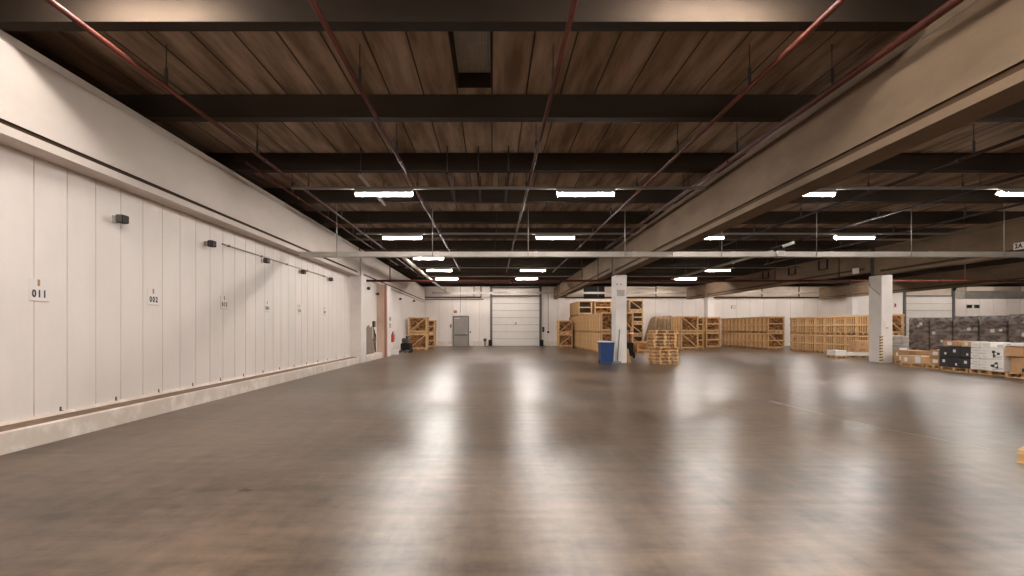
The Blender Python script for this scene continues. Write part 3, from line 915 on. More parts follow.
# ------------------------------------------------------------------ pillar fittings
px0 = CX[0]
fy = COLY[0]
t = thing('pillar_plate', 'grey rectangular plate on the pillar beside the blue bin', 'plate', (X(621, fy), fy, Z(293, fy)))
mb = MB(); mb.bevbox(-0.18, 0.16, -0.015, 0, -0.14, 0.14, 0.004); mb.build('plate', 'signgrey', t)
for x in (-0.15, 0.13):
    mb = MB(); mb.cyl((x, -0.022, 0.11), (x, -0.015, 0.11), 0.012, 8); mb.build('screw', 'darkgrey', t)
for px, lab in ((617.2, 'left'), (620.8, 'right')):
    t = tag(MB().cyl((0, -0.012, 0), (0, 0.0, 0), 0.03, 10).build('pillar_anchor', 'darkgrey', None, (X(px, fy), fy, Z(284.3, fy))),
            'small dark anchor bolt near the pillar top, %s of two' % lab, 'bolt', 'anchor bolts on the central pillar')
t = thing('broom', 'grey-green broom leaning against the pillar by the blue bin', 'broom', (X(617.5, fy - 0.2), fy - 0.2, 0))
mb = MB(); mb.cyl((0, 0, 0.08), (0.13, 0.17, 1.48), 0.028, 9); mb.build('handle', 'broom', t)
mb = MB(); mb.bevbox(-0.16, 0.16, -0.05, 0.05, 0.0, 0.09, 0.01); mb.build('head', 'broom', t)
t = thing('plank', 'orange-brown wooden plank leaning on the right of the central pillar', 'plank', (CX[0] + 0.50, fy + 0.1, 0))
mb = MB(); mb.bar((0.15, 0, 0.0), (0.03, 0.0, 0.62), 0.12, 0.03); mb.build('board', 'wood', t)
# blue wheeled bin
t = thing('wheeled_bin', 'blue wheeled rubbish bin with pale rim beside the pillar', 'bin', (X(606, 24.7), 24.7, 0))
mb = MB()
b0, b1, hb = 0.262, 0.30, 0.90
vs = [(-b0, -b0, 0.06), (b0, -b0, 0.06), (b0, b0, 0.06), (-b0, b0, 0.06), (-b1, -b1, hb), (b1, -b1, hb), (b1, b1, hb), (-b1, b1, hb)]
mb.raw(vs, [(3, 2, 1, 0), (4, 5, 6, 7), (0, 1, 5, 4), (1, 2, 6, 5), (2, 3, 7, 6), (3, 0, 4, 7)])
mb.build('bin_body', 'blue', t)
mb = MB(); mb.bevbox(-0.325, 0.325, -0.325, 0.325, hb - 0.03, hb + 0.03, 0.012); mb.build('rim', 'blue', t)
mb = MB(); mb.extrude_y([(-0.33, hb + 0.03), (0.33, hb + 0.03), (0.31, hb + 0.06), (0.1, hb + 0.085), (-0.2, hb + 0.09), (-0.32, hb + 0.06)], -0.31, 0.31); mb.build('lid', 'liner', t)
for x in (-0.24, 0.24):
    mb = MB(); mb.cyl((x - 0.03, 0.24, 0.1), (x + 0.03, 0.24, 0.1), 0.1, 14); mb.build('wheel', 'rubber', t)
mb = MB(); mb.bevbox(-0.2, 0.2, -0.31, -0.25, 0.0, 0.07, 0.01); mb.build('foot', 'blue', t)
# hazard strip and label on right pillar
t = thing('hazard_strip', 'diagonally striped hazard guard on the corner of the right pillar', 'corner guard', (CX[1], fy, 0.06))
mb = MB(); mb.box(-0.014, 0.0, -0.014, 0.12, 0, 1.18); mb.box(0.0, 0.07, -0.014, 0.0, 0, 1.18); mb.build('backing', 'hazlight', t)
for k in range(9):
    z = 0.03 + k * 0.128
    mb = MB()
    mb.raw([(-0.017, -0.017, z), (-0.017, -0.017, z + 0.06), (-0.017, 0.11, z + 0.05), (-0.017, 0.11, z - 0.01)], [(0, 1, 2, 3)])
    mb.raw([(-0.017, -0.017, z), (0.065, -0.017, z + 0.02), (0.065, -0.017, z + 0.08), (-0.017, -0.017, z + 0.06)], [(0, 1, 2, 3)])
    o = mb.build('stripe', 'hazdark', t)
t = thing('pillar_label', 'small white label with dark print on the right pillar', 'label', (X(887, fy), fy, Z(326.5, fy)))
mb = MB(); mb.bevbox(-0.08, 0.08, -0.01, 0, -0.13, 0.13, 0.003); mb.build('card', 'paper', t)
mb = MB(); mb.bevbox(-0.06, 0.06, -0.014, -0.01, -0.1, -0.03, 0.001); mb.build('print', 'signgrey', t)
t = thing('wall_rod', 'grey rod slanting down the side of the right pillar', 'rod', (CX[1] - 0.03, 25.9, Z(285.5, 25.9)))
mb = MB(); mb.cyl((0, 0, 0), (0, -0.75, -0.48), 0.022, 8); mb.build('rod', 'galv', t)
mb = MB(); mb.cyl((0.0, 0, 0), (0.03, 0, 0), 0.05, 10); mb.build('mount', 'darkgrey', t)

# ------------------------------------------------------------------ pallets and crates
def pallet_meshes(w=1.2, d=0.8):
    r = {}
    mb = MB()
    nb = 5
    for i in range(nb):
        y = -d / 2 + (i + 0.5) * d / nb
        hw = d / nb * (0.45 if i in (0, 2, 4) else 0.30)
        mb.box(-w / 2, w / 2, y - hw, y + hw, 0.122, 0.144)
    for x in (-w / 2 + 0.05, 0, w / 2 - 0.05):
        mb.box(x - 0.05, x + 0.05, -d / 2, d / 2, 0.10, 0.122)
    r['deck'] = mb.mesh('deck', 'woodpale')
    mb = MB(); mb.box(-w / 2, w / 2, -0.05, 0.05, 0, 0.022); r['skid'] = mb.mesh('skid', 'woodpale')
    mb = MB(); mb.box(-0.05, 0.05, -0.05, 0.05, 0.022, 0.10); r['block'] = mb.mesh('block', 'wood')
    r['dim'] = (w, d)
    return r


PM = pallet_meshes()
PM2 = pallet_meshes(1.0, 0.8)
PM3 = pallet_meshes(0.8, 0.55)


def pallet(loc, rz, label, group, pm=PM, proto={}):
    w, d = pm['dim']
    t = thing('pallet', label, 'pallet', loc, rz, group)
    link('deck', pm['deck'], t)
    for y in (-d / 2 + 0.05, 0, d / 2 - 0.05):
        link('skid', pm['skid'], t, (0, y, 0))
        for x in (-w / 2 + 0.05, 0, w / 2 - 0.05):
            link('block', pm['block'], t, (x, y, 0))
    return t


# loose stack in the middle of the floor
sx, sy = X(663.0, 24.6), 24.6
rots = [0.42, 0.40, 0.45, 0.38, 0.43, 0.10, 0.06, 0.12, 0.08, 0.11]
offs = [(0.02, 0), (0.0, 0.02), (0.03, 0), (-0.01, 0), (0.02, 0.01), (-0.06, 0.02), (-0.08, 0), (-0.05, 0.03), (-0.07, 0.02), (0.02, 0.05)]
pos = ['bottom', 'second from the bottom', 'third from the bottom', 'fourth from the bottom', 'fifth from the bottom',
       'sixth from the bottom', 'fourth from the top', 'third from the top', 'second from the top', 'topmost']
for k in range(10):
    pallet((sx + offs[k][0], sy + offs[k][1], k * 0.145), rots[k], 'empty wooden pallet, %s in the loose stack right of the bin' % pos[k], 'pallets in the loose floor stack', PM2)
# pallet cut by the right edge of the picture
pallet((5.89 + 0.6 * math.cos(0.9) + 0.4 * math.sin(0.9), 6.38 - 0.6 * math.sin(0.9) + 0.4 * math.cos(0.9), 0), -0.9, 'wooden pallet lying on the floor at the right picture edge', None)


def log_mesh(w, d, h, mt, seed):
    rnd = random.Random(seed)
    mb = MB()
    z = 0.0
    row = 0
    while z < h - 0.06:
        x = -w / 2 + (0.04 if row % 2 else 0.0)
        hh = 0.105
        while x < w / 2 - 0.03:
            ww = rnd.uniform(0.08, 0.14)
            ww = min(ww, w / 2 - x)
            n = rnd.choice((4, 5, 5, 6))
            cx, cz = x + ww / 2, z + hh / 2 + rnd.uniform(-0.012, 0.012)
            a0 = rnd.uniform(0, 6.28)
            r = [rnd.uniform(0.8, 1.12) for _ in range(n)]
            y0 = -d / 2 + rnd.uniform(0, 0.05); y1 = d / 2 - rnd.uniform(0, 0.05)
            prof = [(cx + ww * 0.53 * r[i] * math.cos(a0 + 6.283 * i / n), cz + hh * 0.53 * r[i] * math.sin(a0 + 6.283 * i / n)) for i in range(n)]
            mb.extrude_y(prof, y0, y1)
            x += ww * 0.98
        z += hh * 0.92
        row += 1
    return mb.mesh('firewood_load', mt)


CACHE = {}


def crate_meshes(w, d, h, side, logm, seed):
    key = (w, d, h, side, logm, seed)
    if key in CACHE:
        return CACHE[key]
    r = {}
    mb = MB()
    for y in (-d / 2 + 0.06, 0, d / 2 - 0.06):
        mb.box(-w / 2, w / 2, y - 0.06, y + 0.06, 0.0, 0.02)
        for x in (-w / 2 + 0.07, 0, w / 2 - 0.07):
            mb.box(x - 0.07, x + 0.07, y - 0.06, y + 0.06, 0.02, 0.10)
    for i in range(5):
        y = -d / 2 + (i + 0.5) * d / 5
        mb.box(-w / 2, w / 2, y - d * 0.085, y + d * 0.085, 0.10, 0.13)
    r['base'] = mb.mesh('pallet_base', 'wood')
    mb = MB(); mb.box(-0.035, 0.035, -0.035, 0.035, 0.13, h); r['post'] = mb.mesh('corner_post', 'woodpale')
    # slatted side (built at x=0, facing either way)
    mb = MB()
    nsl, frac = {'tight': (7, 0.74), 'lattice': (5, 0.33), 'open': (3, 0.34)}[side]
    for i in range(nsl):
        y = -d / 2 + (i + 0.5) * d / nsl
        hw = d / nsl * frac / 2
        mb.box(-0.011, 0.011, y - hw, y + hw, 0.125, h - 0.015)
    r['side'] = mb.mesh('slatted_side', 'slat' if side == 'tight' else 'woodpale')
    mb = MB(); mb.box(-0.012, 0.012, -d / 2, d / 2, -0.045, 0.045); r['sider'] = mb.mesh('side_rail', 'woodpale')
    mb = MB(); mb.box(-w / 2, w / 2, -0.012, 0.012, -0.045, 0.045); r['rail'] = mb.mesh('front_rail', 'woodpale')
    z0, z1 = 0.16, h - 0.05
    mb = MB(); mb.bar((-w / 2 + 0.04, 0, z0), (w / 2 - 0.04, 0, z1), 0.02, 0.065, up=(0, 0, 1)); r['brace'] = mb.mesh('diagonal_brace', 'woodpale')
    mb = MB(); mb.bar((-w / 2 + 0.04, 0, z1), (w / 2 - 0.04, 0, z0), 0.02, 0.065, up=(0, 0, 1)); r['brace2'] = mb.mesh('diagonal_brace', 'woodpale')
    r['log'] = log_mesh(w - 0.12, d - 0.12, h - 0.20, logm, seed)
    CACHE[key] = r
    return r


def crate(loc, w, d, h, label, group, side='tight', logm='log', brace='/', seed=1, mid=False, rz=0, srail=True):
    r = crate_meshes(w, d, h, side, logm, seed)
    t = thing('firewood_crate', label, 'crate', loc, rz, group)
    link('pallet_base', r['base'], t)
    for x in (-w / 2 + 0.035, w / 2 - 0.035):
        for y in (-d / 2 + 0.035, d / 2 - 0.035):
            link('corner_post', r['post'], t, (x, y, 0))
    for s in (-1, 1):
        link('slatted_side', r['side'], t, (s * (w / 2 + 0.012), 0, 0))
        if srail:
            link('side_rail', r['sider'], t, (s * (w / 2 + 0.035), 0, h - 0.06))
            link('side_rail', r['sider'], t, (s * (w / 2 + 0.035), 0, h * 0.5))
        y = s * (d / 2 + 0.012)
        link('front_rail', r['rail'], t, (0, y, h - 0.045))
        link('front_rail', r['rail'], t, (0, y, 0.175))
        if mid:
            link('front_rail', r['rail'], t, (0, y, h * 0.55))
    if brace:
        link('diagonal_brace', r['brace' if brace == '/' else 'brace2'], t, (0, -d / 2 - 0.036, 0))
    o = link('firewood_load', r['log'], t, (0, 0, 0.14)); o['kind'] = 'stuff'
    return t


TIER = ['lower', 'upper']
# left pair of stacks
d = 39.7
w = 1.22
xc = (X(408.6, d) + X(427, d)) / 2
for k in range(2):
    crate((xc, d + 0.55, k * 1.17), w, 1.1, 1.16, '%s firewood crate of the front stack by the pallet truck' % TIER[k], 'firewood crates at the far left', brace='/', seed=3 + k)
for k in range(2):
    crate((X(425.5, 44.0) + 0.10, 44.6, k * 1.1), 1.2, 1.1, 1.09, '%s firewood crate of the stack half hidden behind, left of the door' % TIER[k], 'firewood crates at the far left', brace=None, mid=True, seed=5)
# stack in front of the big centre block
d = 45.8
xc = (X(558.5, d) + X(572.5, d)) / 2
for k in range(2):
    crate((xc, d + 0.55, k * 1.1), X(572.5, d) - X(558.5, d), 1.1, 1.09, '%s firewood crate right of the middle dock door' % TIER[k], 'firewood crates of the centre block', brace='/', seed=7 + k)
# centre block: two columns, several deep, two tiers
H1 = 1.27
ys = [35.6 + 1.22 * k for k in range(12)]
for c in range(2):
    for i, y in enumerate(ys):
        if c == 1 and i > 0:
            continue
        for k in range(2):
            col = 'left' if c == 0 else 'right'
            lab = '%s firewood crate in the %s column of the centre block, %s back' % (TIER[k], col, ORD[i])
            crate((7.20 + c * 1.03, y, k * H1), 0.94, 1.16, H1 - 0.01, lab, 'firewood crates of the centre block', brace=None if c == 0 else '\\', logm='log', seed=9 + (i + k) % 3, srail=False)
# third tier of the block
for c, x in enumerate((7.22, 8.60)):
    for i in range(4 if c == 0 else 1):
        crate((x, 44.6 + 1.22 * i, 2 * H1), 1.02 if c == 0 else 1.3, 1.16, 1.15,
              'firewood crate on the top tier of the centre block, %s column, %s back' % (('left', 'right')[c], ORD[i]),
              'firewood crates of the centre block', brace=None, mid=True, logm='logdark' if c == 0 else 'log', seed=12, srail=False)
for k in range(2):
    crate((8.60, 44.6, k * H1), 1.3, 1.16, H1 - 0.01, '%s firewood crate under the top right crate of the centre block' % TIER[k], 'firewood crates of the centre block', brace=None, seed=12, srail=False)
# tall dark stack right of the pillar
d = 46.5
xa, xb = X(629.5, d), X(643, d)
hh = 0.97
POS4 = ['lowest', 'second from the floor', 'third from the floor', 'topmost']
for k in range(4):
    crate(((xa + xb) / 2, d + 0.5, k * hh), xb - xa, 1.0, hh - 0.01, 'dark filled crate, %s in the tall stack right of the pillar' % POS4[k], 'dark crates in the tall stack',
          side='lattice', logm='logdark', brace='\\' if k in (3, 1, 0) else None, mid=(k == 2), seed=15)
# orange firewood crate
d = 35.4
crate((X(645, d), d + 0.5, 0), X(653, d) - X(638, d), 0.9, 0.72, 'low crate of orange firewood behind the loose pallet stack', None, side='open', logm='logorange', brace=None, seed=17)
# pallet stacker hidden behind the pillar
d = 29.5
t = thing('pallet_stacker', 'dark pallet stacker with a red lamp half hidden behind the central pillar', 'pallet stacker', (X(628.5, d), d, 0))
mb = MB(); mb.bevbox(-0.25, 0.2, -0.3, 0.3, 0.12, 0.8, 0.04); mb.build('body', 'black', t)
mb = MB(); mb.box(-0.2, -0.14, 0.3, 0.38, 0.1, 1.5); mb.box(0.1, 0.16, 0.3, 0.38, 0.1, 1.5); mb.box(-0.2, 0.16, 0.3, 0.38, 1.44, 1.5); mb.build('mast', 'darkgrey', t)
mb = MB(); mb.cyl((0.18, -0.2, 0.15), (0.26, -0.2, 0.15), 0.15, 16); mb.build('wheel', 'rubber', t)
mb = MB(); mb.cyl((0.17, -0.31, 1.28), (0.17, -0.25, 1.28), 0.04, 10); mb.cyl((0.17, -0.25, 1.28), (0.12, 0.3, 1.28), 0.02, 8); mb.build('lamp', 'redlamp', t)
# tarpaulin pile
d = 44.0
xa, xb = X(648, d), X(673.5, d)
wt = (xb - xa) / 2
t = thing('tarpaulin_pile', 'pile covered with a brown tarpaulin behind the loose pallets', 'covered pile', ((xa + xb) / 2, d + 0.9, 0))
mb = MB()
NX, NZ = 26, 14
htop = Z(315.5, d)
grid = []
for iy, (yy, zt) in enumerate([(-0.95, 0.0), (-0.93, 0.35), (-0.92, 0.75), (-0.9, 1.15), (-0.88, 1.55), (-0.86, 1.95), (-0.84, 2.3), (-0.7, 2.5), (0.0, 2.58), (0.7, 2.5), (0.86, 2.2), (0.92, 1.2), (0.95, 0.0)]):
    row = []
    for ix in range(NX + 1):
        u = ix / NX
        sl = 0.42 * (zt / 2.58)                     # left edge leans in towards the top
        x = -wt + sl * (1 - u) * 1.6 + u * 2 * wt
        z = zt * (htop / 2.58) * (1 - 0.05 * max(0, 0.15 - u) / 0.15 * (zt / 2.58))
        fold = 0.05 * math.sin(u * 38 + zt * 0.6) * (1 - 0.5 * zt / 2.58) + 0.03 * math.sin(u * 17 + 2 * zt)
        row.append((x, yy + (fold if abs(yy) > 0.3 else 0), z + (0.02 * math.sin(u * 21) if zt > 2.3 else 0)))
    grid.append(row)
n = NX + 1
vs = [p for r_ in grid for p in r_]
fs = [(a * n + b, a * n + b + 1, (a + 1) * n + b + 1, (a + 1) * n + b) for a in range(len(grid) - 1) for b in range(NX)]
fs.append(tuple(a * n for a in range(len(grid)))); fs.append(tuple(a * n + NX for a in reversed(range(len(grid)))))
mb.raw(vs, fs, 0, False)
mb.build('tarpaulin', 'tarp', t)
mb = MB(); mb.cyl((-wt * 0.6, -1.0, 1.2), (wt * 0.98, -1.0, 1.25), 0.018, 7); mb.build('rope', 'darkpipe', t)
# stacks right of the tarpaulin
d = 40.7
xa, xb = X(681.3, d), X(698.3, d)
for i in range(2):
    for k in range(2):
        crate(((xa + xb) / 2, d + 0.55 + 1.14 * i, k * 1.22), xb - xa, 1.1, 1.21, '%s firewood crate right of the tarpaulin, %s row' % (TIER[k], ('front', 'back')[i]),
              'firewood crates right of the tarpaulin', brace='\\' if i == 0 else None, seed=21 + k)
for k in range(2):
    crate((X(697.5, 43.2), 43.9, k * 1.2), 1.05, 1.1, 1.19, '%s firewood crate peeping out behind the stack right of the tarpaulin' % TIER[k],
          'firewood crates right of the tarpaulin', brace=None, mid=True, seed=21)
d = 44.1
xa, xb = X(706.3, d), X(720, d)
for k in range(2):
    crate(((xa + xb) / 2, d + 0.55, k * 1.23), xb - xa, 1.1, 1.22, '%s firewood crate standing in front of the far white pillar' % TIER[k],
          'firewood crates by the far pillar', brace=None, mid=True, seed=23 + k)
# long row with slatted sides, six deep
d = 41.5
xa, xb = X(768.3, d), X(784.5, d)
hh = 1.22
for i in range(6):
    for k in range(2):
        o = crate(((xa + xb) / 2 + 0.02 * (i % 2), d + 0.7 + 1.42 * i, k * hh), xb - xa, 1.34, hh - 0.01,
              '%s crate of the long close-slatted row, %s from its front end' % (TIER[k], ORD[i]), 'firewood crates in the long close-slatted row',
              brace='\\' if (i == 0 and k == 0) else None, mid=True, seed=25 + k)
# long row with lattice sides, nine deep
XR0 = 20.95
hh = 1.16
for i in range(9):
    for k in range(2):
        crate((XR0 + 0.62, 31.1 + 1.05 * i, k * hh), 1.2, 0.98 if i not in (4,) else 0.94, hh - 0.01,
              '%s crate of the open-latticed row behind the striped pillar, %s from its near end' % (TIER[k], ORD[i]), 'firewood crates in the open-latticed row',
              side='lattice', brace='\\' if i == 0 else None, logm='log', seed=31 + (i * 2 + k) % 3)

# ------------------------------------------------------------------ cartons and wrapped loads
def carton(name, x0, x1, y0, y1, z0, z1, mt, label, group=None, lab_face='x', labels=(), tape=True, cat='box', logo=False):
    cx, cy = (x0 + x1) / 2, (y0 + y1) / 2
    w, d, h = (x1 - x0) / 2, (y1 - y0) / 2, z1 - z0
    t = thing(name, label, cat, (cx, cy, z0), 0, group)
    mb = MB(); mb.bevbox(-w, w, -d, d, 0, h, 0.012); mb.build('carton_body', mt, t)
    if tape:
        mb = MB(); mb.box(-w - 0.002, -w + 0.001, -0.03, 0.03, h * 0.72, h - 0.012); mb.box(-w + 0.01, w - 0.01, -0.03, 0.03, h, h + 0.002); mb.build('tape', 'tape', t)
    for (u0, u1, v0, v1, lm) in labels:        # fractions across the side that faces -x (u from far to near) and up
        ya, yb = d - u1 * 2 * d, d - u0 * 2 * d
        mb = MB(); mb.bevbox(-w - 0.006, -w + 0.001, ya, yb, v0 * h, v1 * h, 0.001); mb.build('label', lm, t)
    return t


# pallets with white boards left of the striped pillar
d = 29.0
xa, xm, xb = X(837, d), X(845.5, d), X(869, d)
pallet(((xa + xm) / 2, d + 0.4, 0), math.pi / 2, 'pallet under the narrow white stack left of the striped pillar', None, PM3)
pallet(((xm + xb) / 2 + 0.1, d + 0.45, 0), 0, 'pallet under the brown carton left of the striped pillar', None)
for k in range(3):
    tag(MB().bevbox(-0.27, 0.27, -0.4, 0.4, 0, 0.085, 0.012).build('white_board', 'boxwhite', None, ((xa + xm) / 2, d + 0.4, 0.146 + k * 0.09)),
        'white board, %s in the narrow stack left of the brown carton' % ('lowest', 'middle', 'topmost')[k], 'board', 'white boards in the narrow stack')
for k in range(2):
    tag(MB().bevbox(-0.60, 0.58, -0.4, 0.4, 0, 0.075, 0.012).build('white_board', 'boxwhite', None, ((xm + xb) / 2 + 0.1, d + 0.45, 0.146 + k * 0.08)),
        '%s white board under the brown carton left of the striped pillar' % ('lower', 'upper')[k], 'board', 'white boards under the carton')
x0 = X(856, d + 0.1)
t = carton('cardboard_box', x0, x0 + 0.62, d + 0.08, d + 0.62, 0.306, 0.91, 'card', 'brown carton with dark print left of the striped pillar', labels=((0.25, 0.75, 0.12, 0.3, 'rust'),))
mb = MB(); mb.bevbox(-0.15, 0.15, -0.276, -0.268, 0.08, 0.18, 0.001); mb.build('label', 'rust', t)
mb = MB(); mb.bevbox(-0.06, 0.06, -0.276, -0.268, 0.34, 0.46, 0.001); mb.build('print', 'rust', t)

# dark wrapped pallet loads in a row behind
XW = 18.55
k = 0
y = 25.75


def film_mesh(w, d, h, seed, mt):
    rnd = random.Random(seed)
    mb = MB()
    nz, nc = 16, 40
    per = []
    for i in range(nc):
        t_ = i / nc * 4
        s = int(t_); f = t_ - s
        c = [(-1, -1), (1, -1), (1, 1), (-1, 1)]
        a, b = c[s], c[(s + 1) % 4]
        px_, py_ = a[0] + (b[0] - a[0]) * f, a[1] + (b[1] - a[1]) * f
        rr = max(abs(px_), abs(py_))
        k_ = 1 - 0.02 * (abs(px_) * abs(py_)) ** 3
        per.append((px_ * k_, py_ * k_))
    vs = []
    for j in range(nz + 1):
        zz = h * j / nz
        layer = 0.012 * math.sin(j * 2.1 + seed) - (0.012 if j % 4 == 0 else 0)
        for (a, b) in per:
            r = 1 + (layer + rnd.uniform(-0.012, 0.012)) * (1.0 if 0 < j < nz else 0.3) - (0.03 if j in (0, nz) else 0)
            vs.append((a * w / 2 * r, b * d / 2 * r, zz + rnd.uniform(-0.008, 0.008)))
    fs = [(j * nc + i, j * nc + (i + 1) % nc, (j + 1) * nc + (i + 1) % nc, (j + 1) * nc + i) for j in range(nz) for i in range(nc)]
    fs += [tuple(reversed(range(nc))), tuple(range(nz * nc, nz * nc + nc))]
    mb.raw(vs, fs, 0, False)
    return mb.mesh('wrapped_load', mt)


for i in range(8):
    yc = 24.75 - 1.22 * i
    h = [1.82, 1.80, 1.84, 1.83, 1.86, 1.84, 1.85, 1.84][i]
    o = pallet((XW + 0.42, yc, 0), math.pi / 2, 'pallet under the dark film-wrapped load, %s from the striped pillar' % ORD[i], 'pallets under the dark wrapped loads')
    t = thing('wrapped_load', 'dark film-wrapped pallet load behind the cartons, %s from the striped pillar' % ORD[i], 'wrapped load', (XW + 0.42, yc, 0.16), 0, 'dark wrapped pallet loads')
    link('film_wrap', film_mesh(0.84, 1.155, h, i + 2, 'film'), t)
    rnd = random.Random(40 + i)
    for q in range(2):
        yy = rnd.uniform(-0.4, 0.4); zz = rnd.uniform(0.6, 1.6)
        sz = rnd.uniform(0.05, 0.09)
        mb = MB(); mb.bevbox(-0.455, -0.435, yy - sz, yy + sz, zz - sz * 0.8, zz + sz * 0.8, 0.002); mb.build('label', 'paper', t)
# grey wrapped load beneath the crate next to the pillar
d = 26.6
pallet((X(902, d) + 0.1, d + 0.45, 0), 0, 'pallet under the grey film-wrapped load by the striped pillar', None)
t = thing('wrapped_load', 'low grey film-wrapped load just right of the striped pillar', 'wrapped load', (X(902, d) + 0.1, d + 0.45, 0.16))
link('film_wrap', film_mesh(1.15, 0.8, 1.0, 77, 'filmgrey'), t)
mb = MB(); mb.bevbox(-0.2, 0.15, -0.43, -0.41, 0.3, 0.45, 0.002); mb.build('label', 'paper', t)

# front carton group just right of the pillar
xA = 17.45
g1 = 'cartons right of the striped pillar'
pallet((xA + 0.42, 24.1, 0), math.pi / 2, 'pallet under the long brown carton right of the striped pillar', g1 + ' pallets')
carton('cardboard_box', xA + 0.02, xA + 0.8, 23.1, 24.75, 0.146, 0.60, 'card', 'long low brown carton just right of the striped pillar', g1,
       labels=((0.10, 0.17, 0.45, 0.75, 'paper'), (0.22, 0.29, 0.05, 0.5, 'paper'), (0.55, 0.8, 0.62, 0.85, 'rust')))
xB = 16.55
pallet((xB + 0.42, 22.5, 0), math.pi / 2, 'pallet under the light carton pair in front of the long brown carton', g1 + ' pallets')
carton('cardboard_box', xB + 0.02, xB + 0.75, 22.3, 23.08, 0.146, 0.44, 'cardlight', 'low light brown carton with white label in front of long one', g1, labels=((0.3, 0.5, 0.2, 0.75, 'paper'),))
carton('cardboard_box', xB + 0.02, xB + 0.75, 21.92, 22.28, 0.146, 0.44, 'cardlight', 'light brown carton with taped white end left of upright cartons', g1, labels=((0.0, 0.8, 0.1, 0.95, 'paper'),))
xC = 16.6
pallet((xC + 0.3, 21.42, 0), math.pi / 2, 'pallet under the small carton column beside the black cartons', None, PM3)
for k in range(2):
    carton('cardboard_box', xC, xC + 0.6, 21.1, 21.6, 0.146 + k * 0.29, 0.43 + k * 0.29, 'card', '%s small brown carton left of the black cartons' % TIER[k], g1, labels=((0.35, 0.85, 0.3, 0.75, 'paper'),))
# black cartons
xD = 16.3
yD0, yD1 = 19.30, 20.75
pallet((xD + 0.42, (yD0 + yD1) / 2 + 0.08, 0), math.pi / 2, 'pallet under the black cartons', None)
g = 'black cartons'
for k in range(2):
    for j in range(3):
        ya = yD1 - (j + 1) * 0.47
        for_z = 0.146 + k * 0.37
        carton('black_carton', xD, xD + 0.75, ya, ya + 0.46, for_z, for_z + 0.36, 'boxblack', '%s black carton, %s from the left in the black block' % (TIER[k], ORD[j]), g,
               labels=((0.35, 0.6, 0.45, 0.72, 'paper'),) if (j + k) % 2 == 0 else ((0.55, 0.72, 0.2, 0.42, 'paper'),), tape=False)
for j, (ya, yb, mt) in enumerate(((20.1, 20.75, 'card'), (19.45, 19.95, 'cardlight'))):
    carton('cardboard_box', xD + 0.15, xD + 0.7, ya, yb, 0.146 + 0.74, 0.146 + 0.93, mt, '%s flat brown carton lying on top of the black block' % ('left', 'right')[j], g1, labels=((0.3, 0.6, 0.2, 0.8, 'paper'),))
# white cartons
xE = 16.2
pallet((xE + 0.35, 19.0, 0), math.pi / 2, 'pallet under the white cartons', None, PM3)
g = 'white cartons'
for k in range(5):
    for j in range(2):
        if k == 4 and j == 1:
            pass
        ya = 19.28 - (j + 1) * 0.37
        z = 0.146 + k * 0.185
        carton('white_carton', xE - 0.0 + 0.004 * k, xE + 0.7, ya, ya + 0.36, z, z + 0.178, 'boxwhite',
               'white carton, layer %s from the bottom, %s side of the plain white stack' % (['first', 'second', 'third', 'fourth', 'fifth'][k], ('left', 'right')[j]), g,
               labels=((0.3, 0.8, 0.42, 0.52, 'signgrey'),), tape=False, cat='carton')
# printed white sacks
xG = 16.05
pallet((xG + 0.45, 18.18, 0), math.pi / 2, 'pallet under the printed white cartons', None, PM3)
g = 'printed white cartons'


def blob_print(t, w, d, h, seed):
    rnd = random.Random(seed)
    mb = MB()
    n = 18
    pts = []
    for i in range(n):
        a = 6.283 * i / n
        r = 0.085 * (1 + 0.35 * math.sin(3 * a + seed)) * rnd.uniform(0.85, 1.1)
        pts.append((-w - 0.004, r * 1.5 * math.cos(a) - 0.04, h * 0.5 + r * 1.05 * math.sin(a)))
    mb.face(pts)
    mb.build('print', 'ink', t)
    mb = MB(); mb.cyl((-w - 0.007, -0.06, h * 0.5), (-w - 0.003, -0.06, h * 0.5), 0.045, 12); mb.build('print_centre', 'boxwhite', t)
    mb = MB(); mb.bar((-w - 0.005, -0.3, h * 0.28), (-w - 0.005, 0.05, h * 0.16), 0.012, 0.03); mb.build('print_line', 'signgrey', t)


for k in range(2):
    z = 0.146 + k * 0.375
    t = carton('printed_carton', xG, xG + 0.75, 17.86, 18.50, z, z + 0.37, 'boxwhite', '%s white carton printed with a large black motif' % TIER[k], g, tape=False, cat='carton')
    blob_print(t, 0.375, 0.32, 0.37, 2 + k * 3)
carton('white_carton', xG + 0.15, xG + 0.6, 18.0, 18.25, 0.90, 1.03, 'boxwhite', 'small white packet lying on top of the printed cartons', None, tape=False, cat='carton', labels=((0.1, 0.9, 0.3, 0.6, 'signgrey'),))
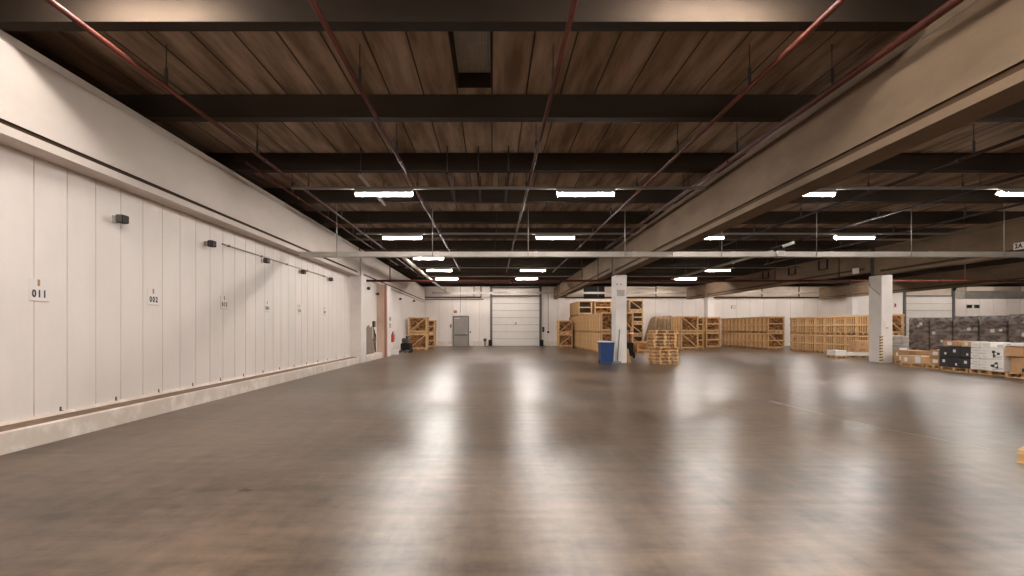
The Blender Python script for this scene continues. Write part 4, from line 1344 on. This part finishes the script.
# brown cartons at the right edge
xH = 15.95
pallet((xH + 0.45, 17.15, 0), math.pi / 2, 'pallet under the brown cartons at the right picture edge', None)
g = 'brown cartons at the right edge'
carton('cardboard_box', xH + 0.25, xH + 0.8, 17.30, 17.78, 0.146, 0.64, 'card', 'brown carton set back at the bottom left of the right-edge stack', g)
carton('cardboard_box', xH - 0.02, xH + 0.7, 16.55, 17.28, 0.146, 0.62, 'card', 'large brown carton with dark label low at the right picture edge', g, labels=((0.25, 0.95, 0.12, 0.36, 'ink'), (0.5, 0.62, 0.55, 0.66, 'rust')))
carton('cardboard_box', xH + 0.1, xH + 0.8, 17.18, 17.78, 0.65, 0.97, 'card', 'upper left brown carton of the right-edge stack', g)
carton('cardboard_box', xH + 0.1, xH + 0.8, 16.5, 17.16, 0.65, 0.97, 'card', 'upper right brown carton of the right-edge stack', g)
carton('white_carton', xH + 0.05, xH + 0.85, 16.5, 17.80, 0.975, 1.07, 'boxwhite', 'long flat white pack on top of the brown right-edge cartons', None, tape=False, cat='carton', labels=((0.1, 0.2, 0.3, 0.7, 'signgrey'), (0.7, 0.8, 0.3, 0.7, 'ink')))

# ------------------------------------------------------------------ marks on the floor
d = EYE * F / (491 - VY)
mb = MB()
mb.raw([(0, 0, 0.004), (0.09, -0.015, 0.004), (0.13, 0.03, 0.004), (0.05, 0.05, 0.012), (-0.02, 0.03, 0.004)], [(0, 1, 3), (1, 2, 3), (2, 4, 3), (4, 0, 3), (4, 2, 1, 0)])
tag(mb.build('debris_scrap', 'debris', None, (X(238, d), d, 0)), 'small dark scrap lying on the floor at lower left', 'scrap')
for (pa, pb, lab) in (((880, 428), (990, 449), 'upper'), ((770, 401), (880, 428), 'far')):
    da, db = EYE * F / (pa[1] - VY), EYE * F / (pb[1] - VY)
    mb = MB(); mb.bar((X(pa[0], da), da, 0.001), (X(pb[0], db), db, 0.001), 0.014, 0.002)
    o = mb.build('floor_line', 'line')
    tag(o, 'thin worn pale line on the floor at the right, %s piece' % lab, 'floor line', kind='structure')

# ------------------------------------------------------------------ camera, world, view
cam = bpy.data.cameras.new('camera')
co = bpy.data.objects.new('camera', cam)
COL.objects.link(co)
co.location = (0, 0, EYE)
co.rotation_euler = (math.pi / 2, 0, 0)
cam.lens = 20; cam.sensor_width = 36; cam.sensor_fit = 'HORIZONTAL'
cam.shift_x = (512 - VX) / 1024
cam.shift_y = (VY - 288) / 1024
cam.clip_end = 200
scn.camera = co
wd = bpy.data.worlds.new('world'); scn.world = wd
wd.use_nodes = True
wd.node_tree.nodes['Background'].inputs['Color'].default_value = (0, 0, 0, 1)
wd.node_tree.nodes['Background'].inputs['Strength'].default_value = 0
scn.view_settings.view_transform = 'Standard'
scn.view_settings.look = 'None'
scn.view_settings.gamma = 1
scn.view_settings.use_curve_mapping = False
scn.view_settings.exposure = 0.22
scn.cycles.max_bounces = 8
scn.cycles.diffuse_bounces = 5
scn.cycles.use_denoising = True
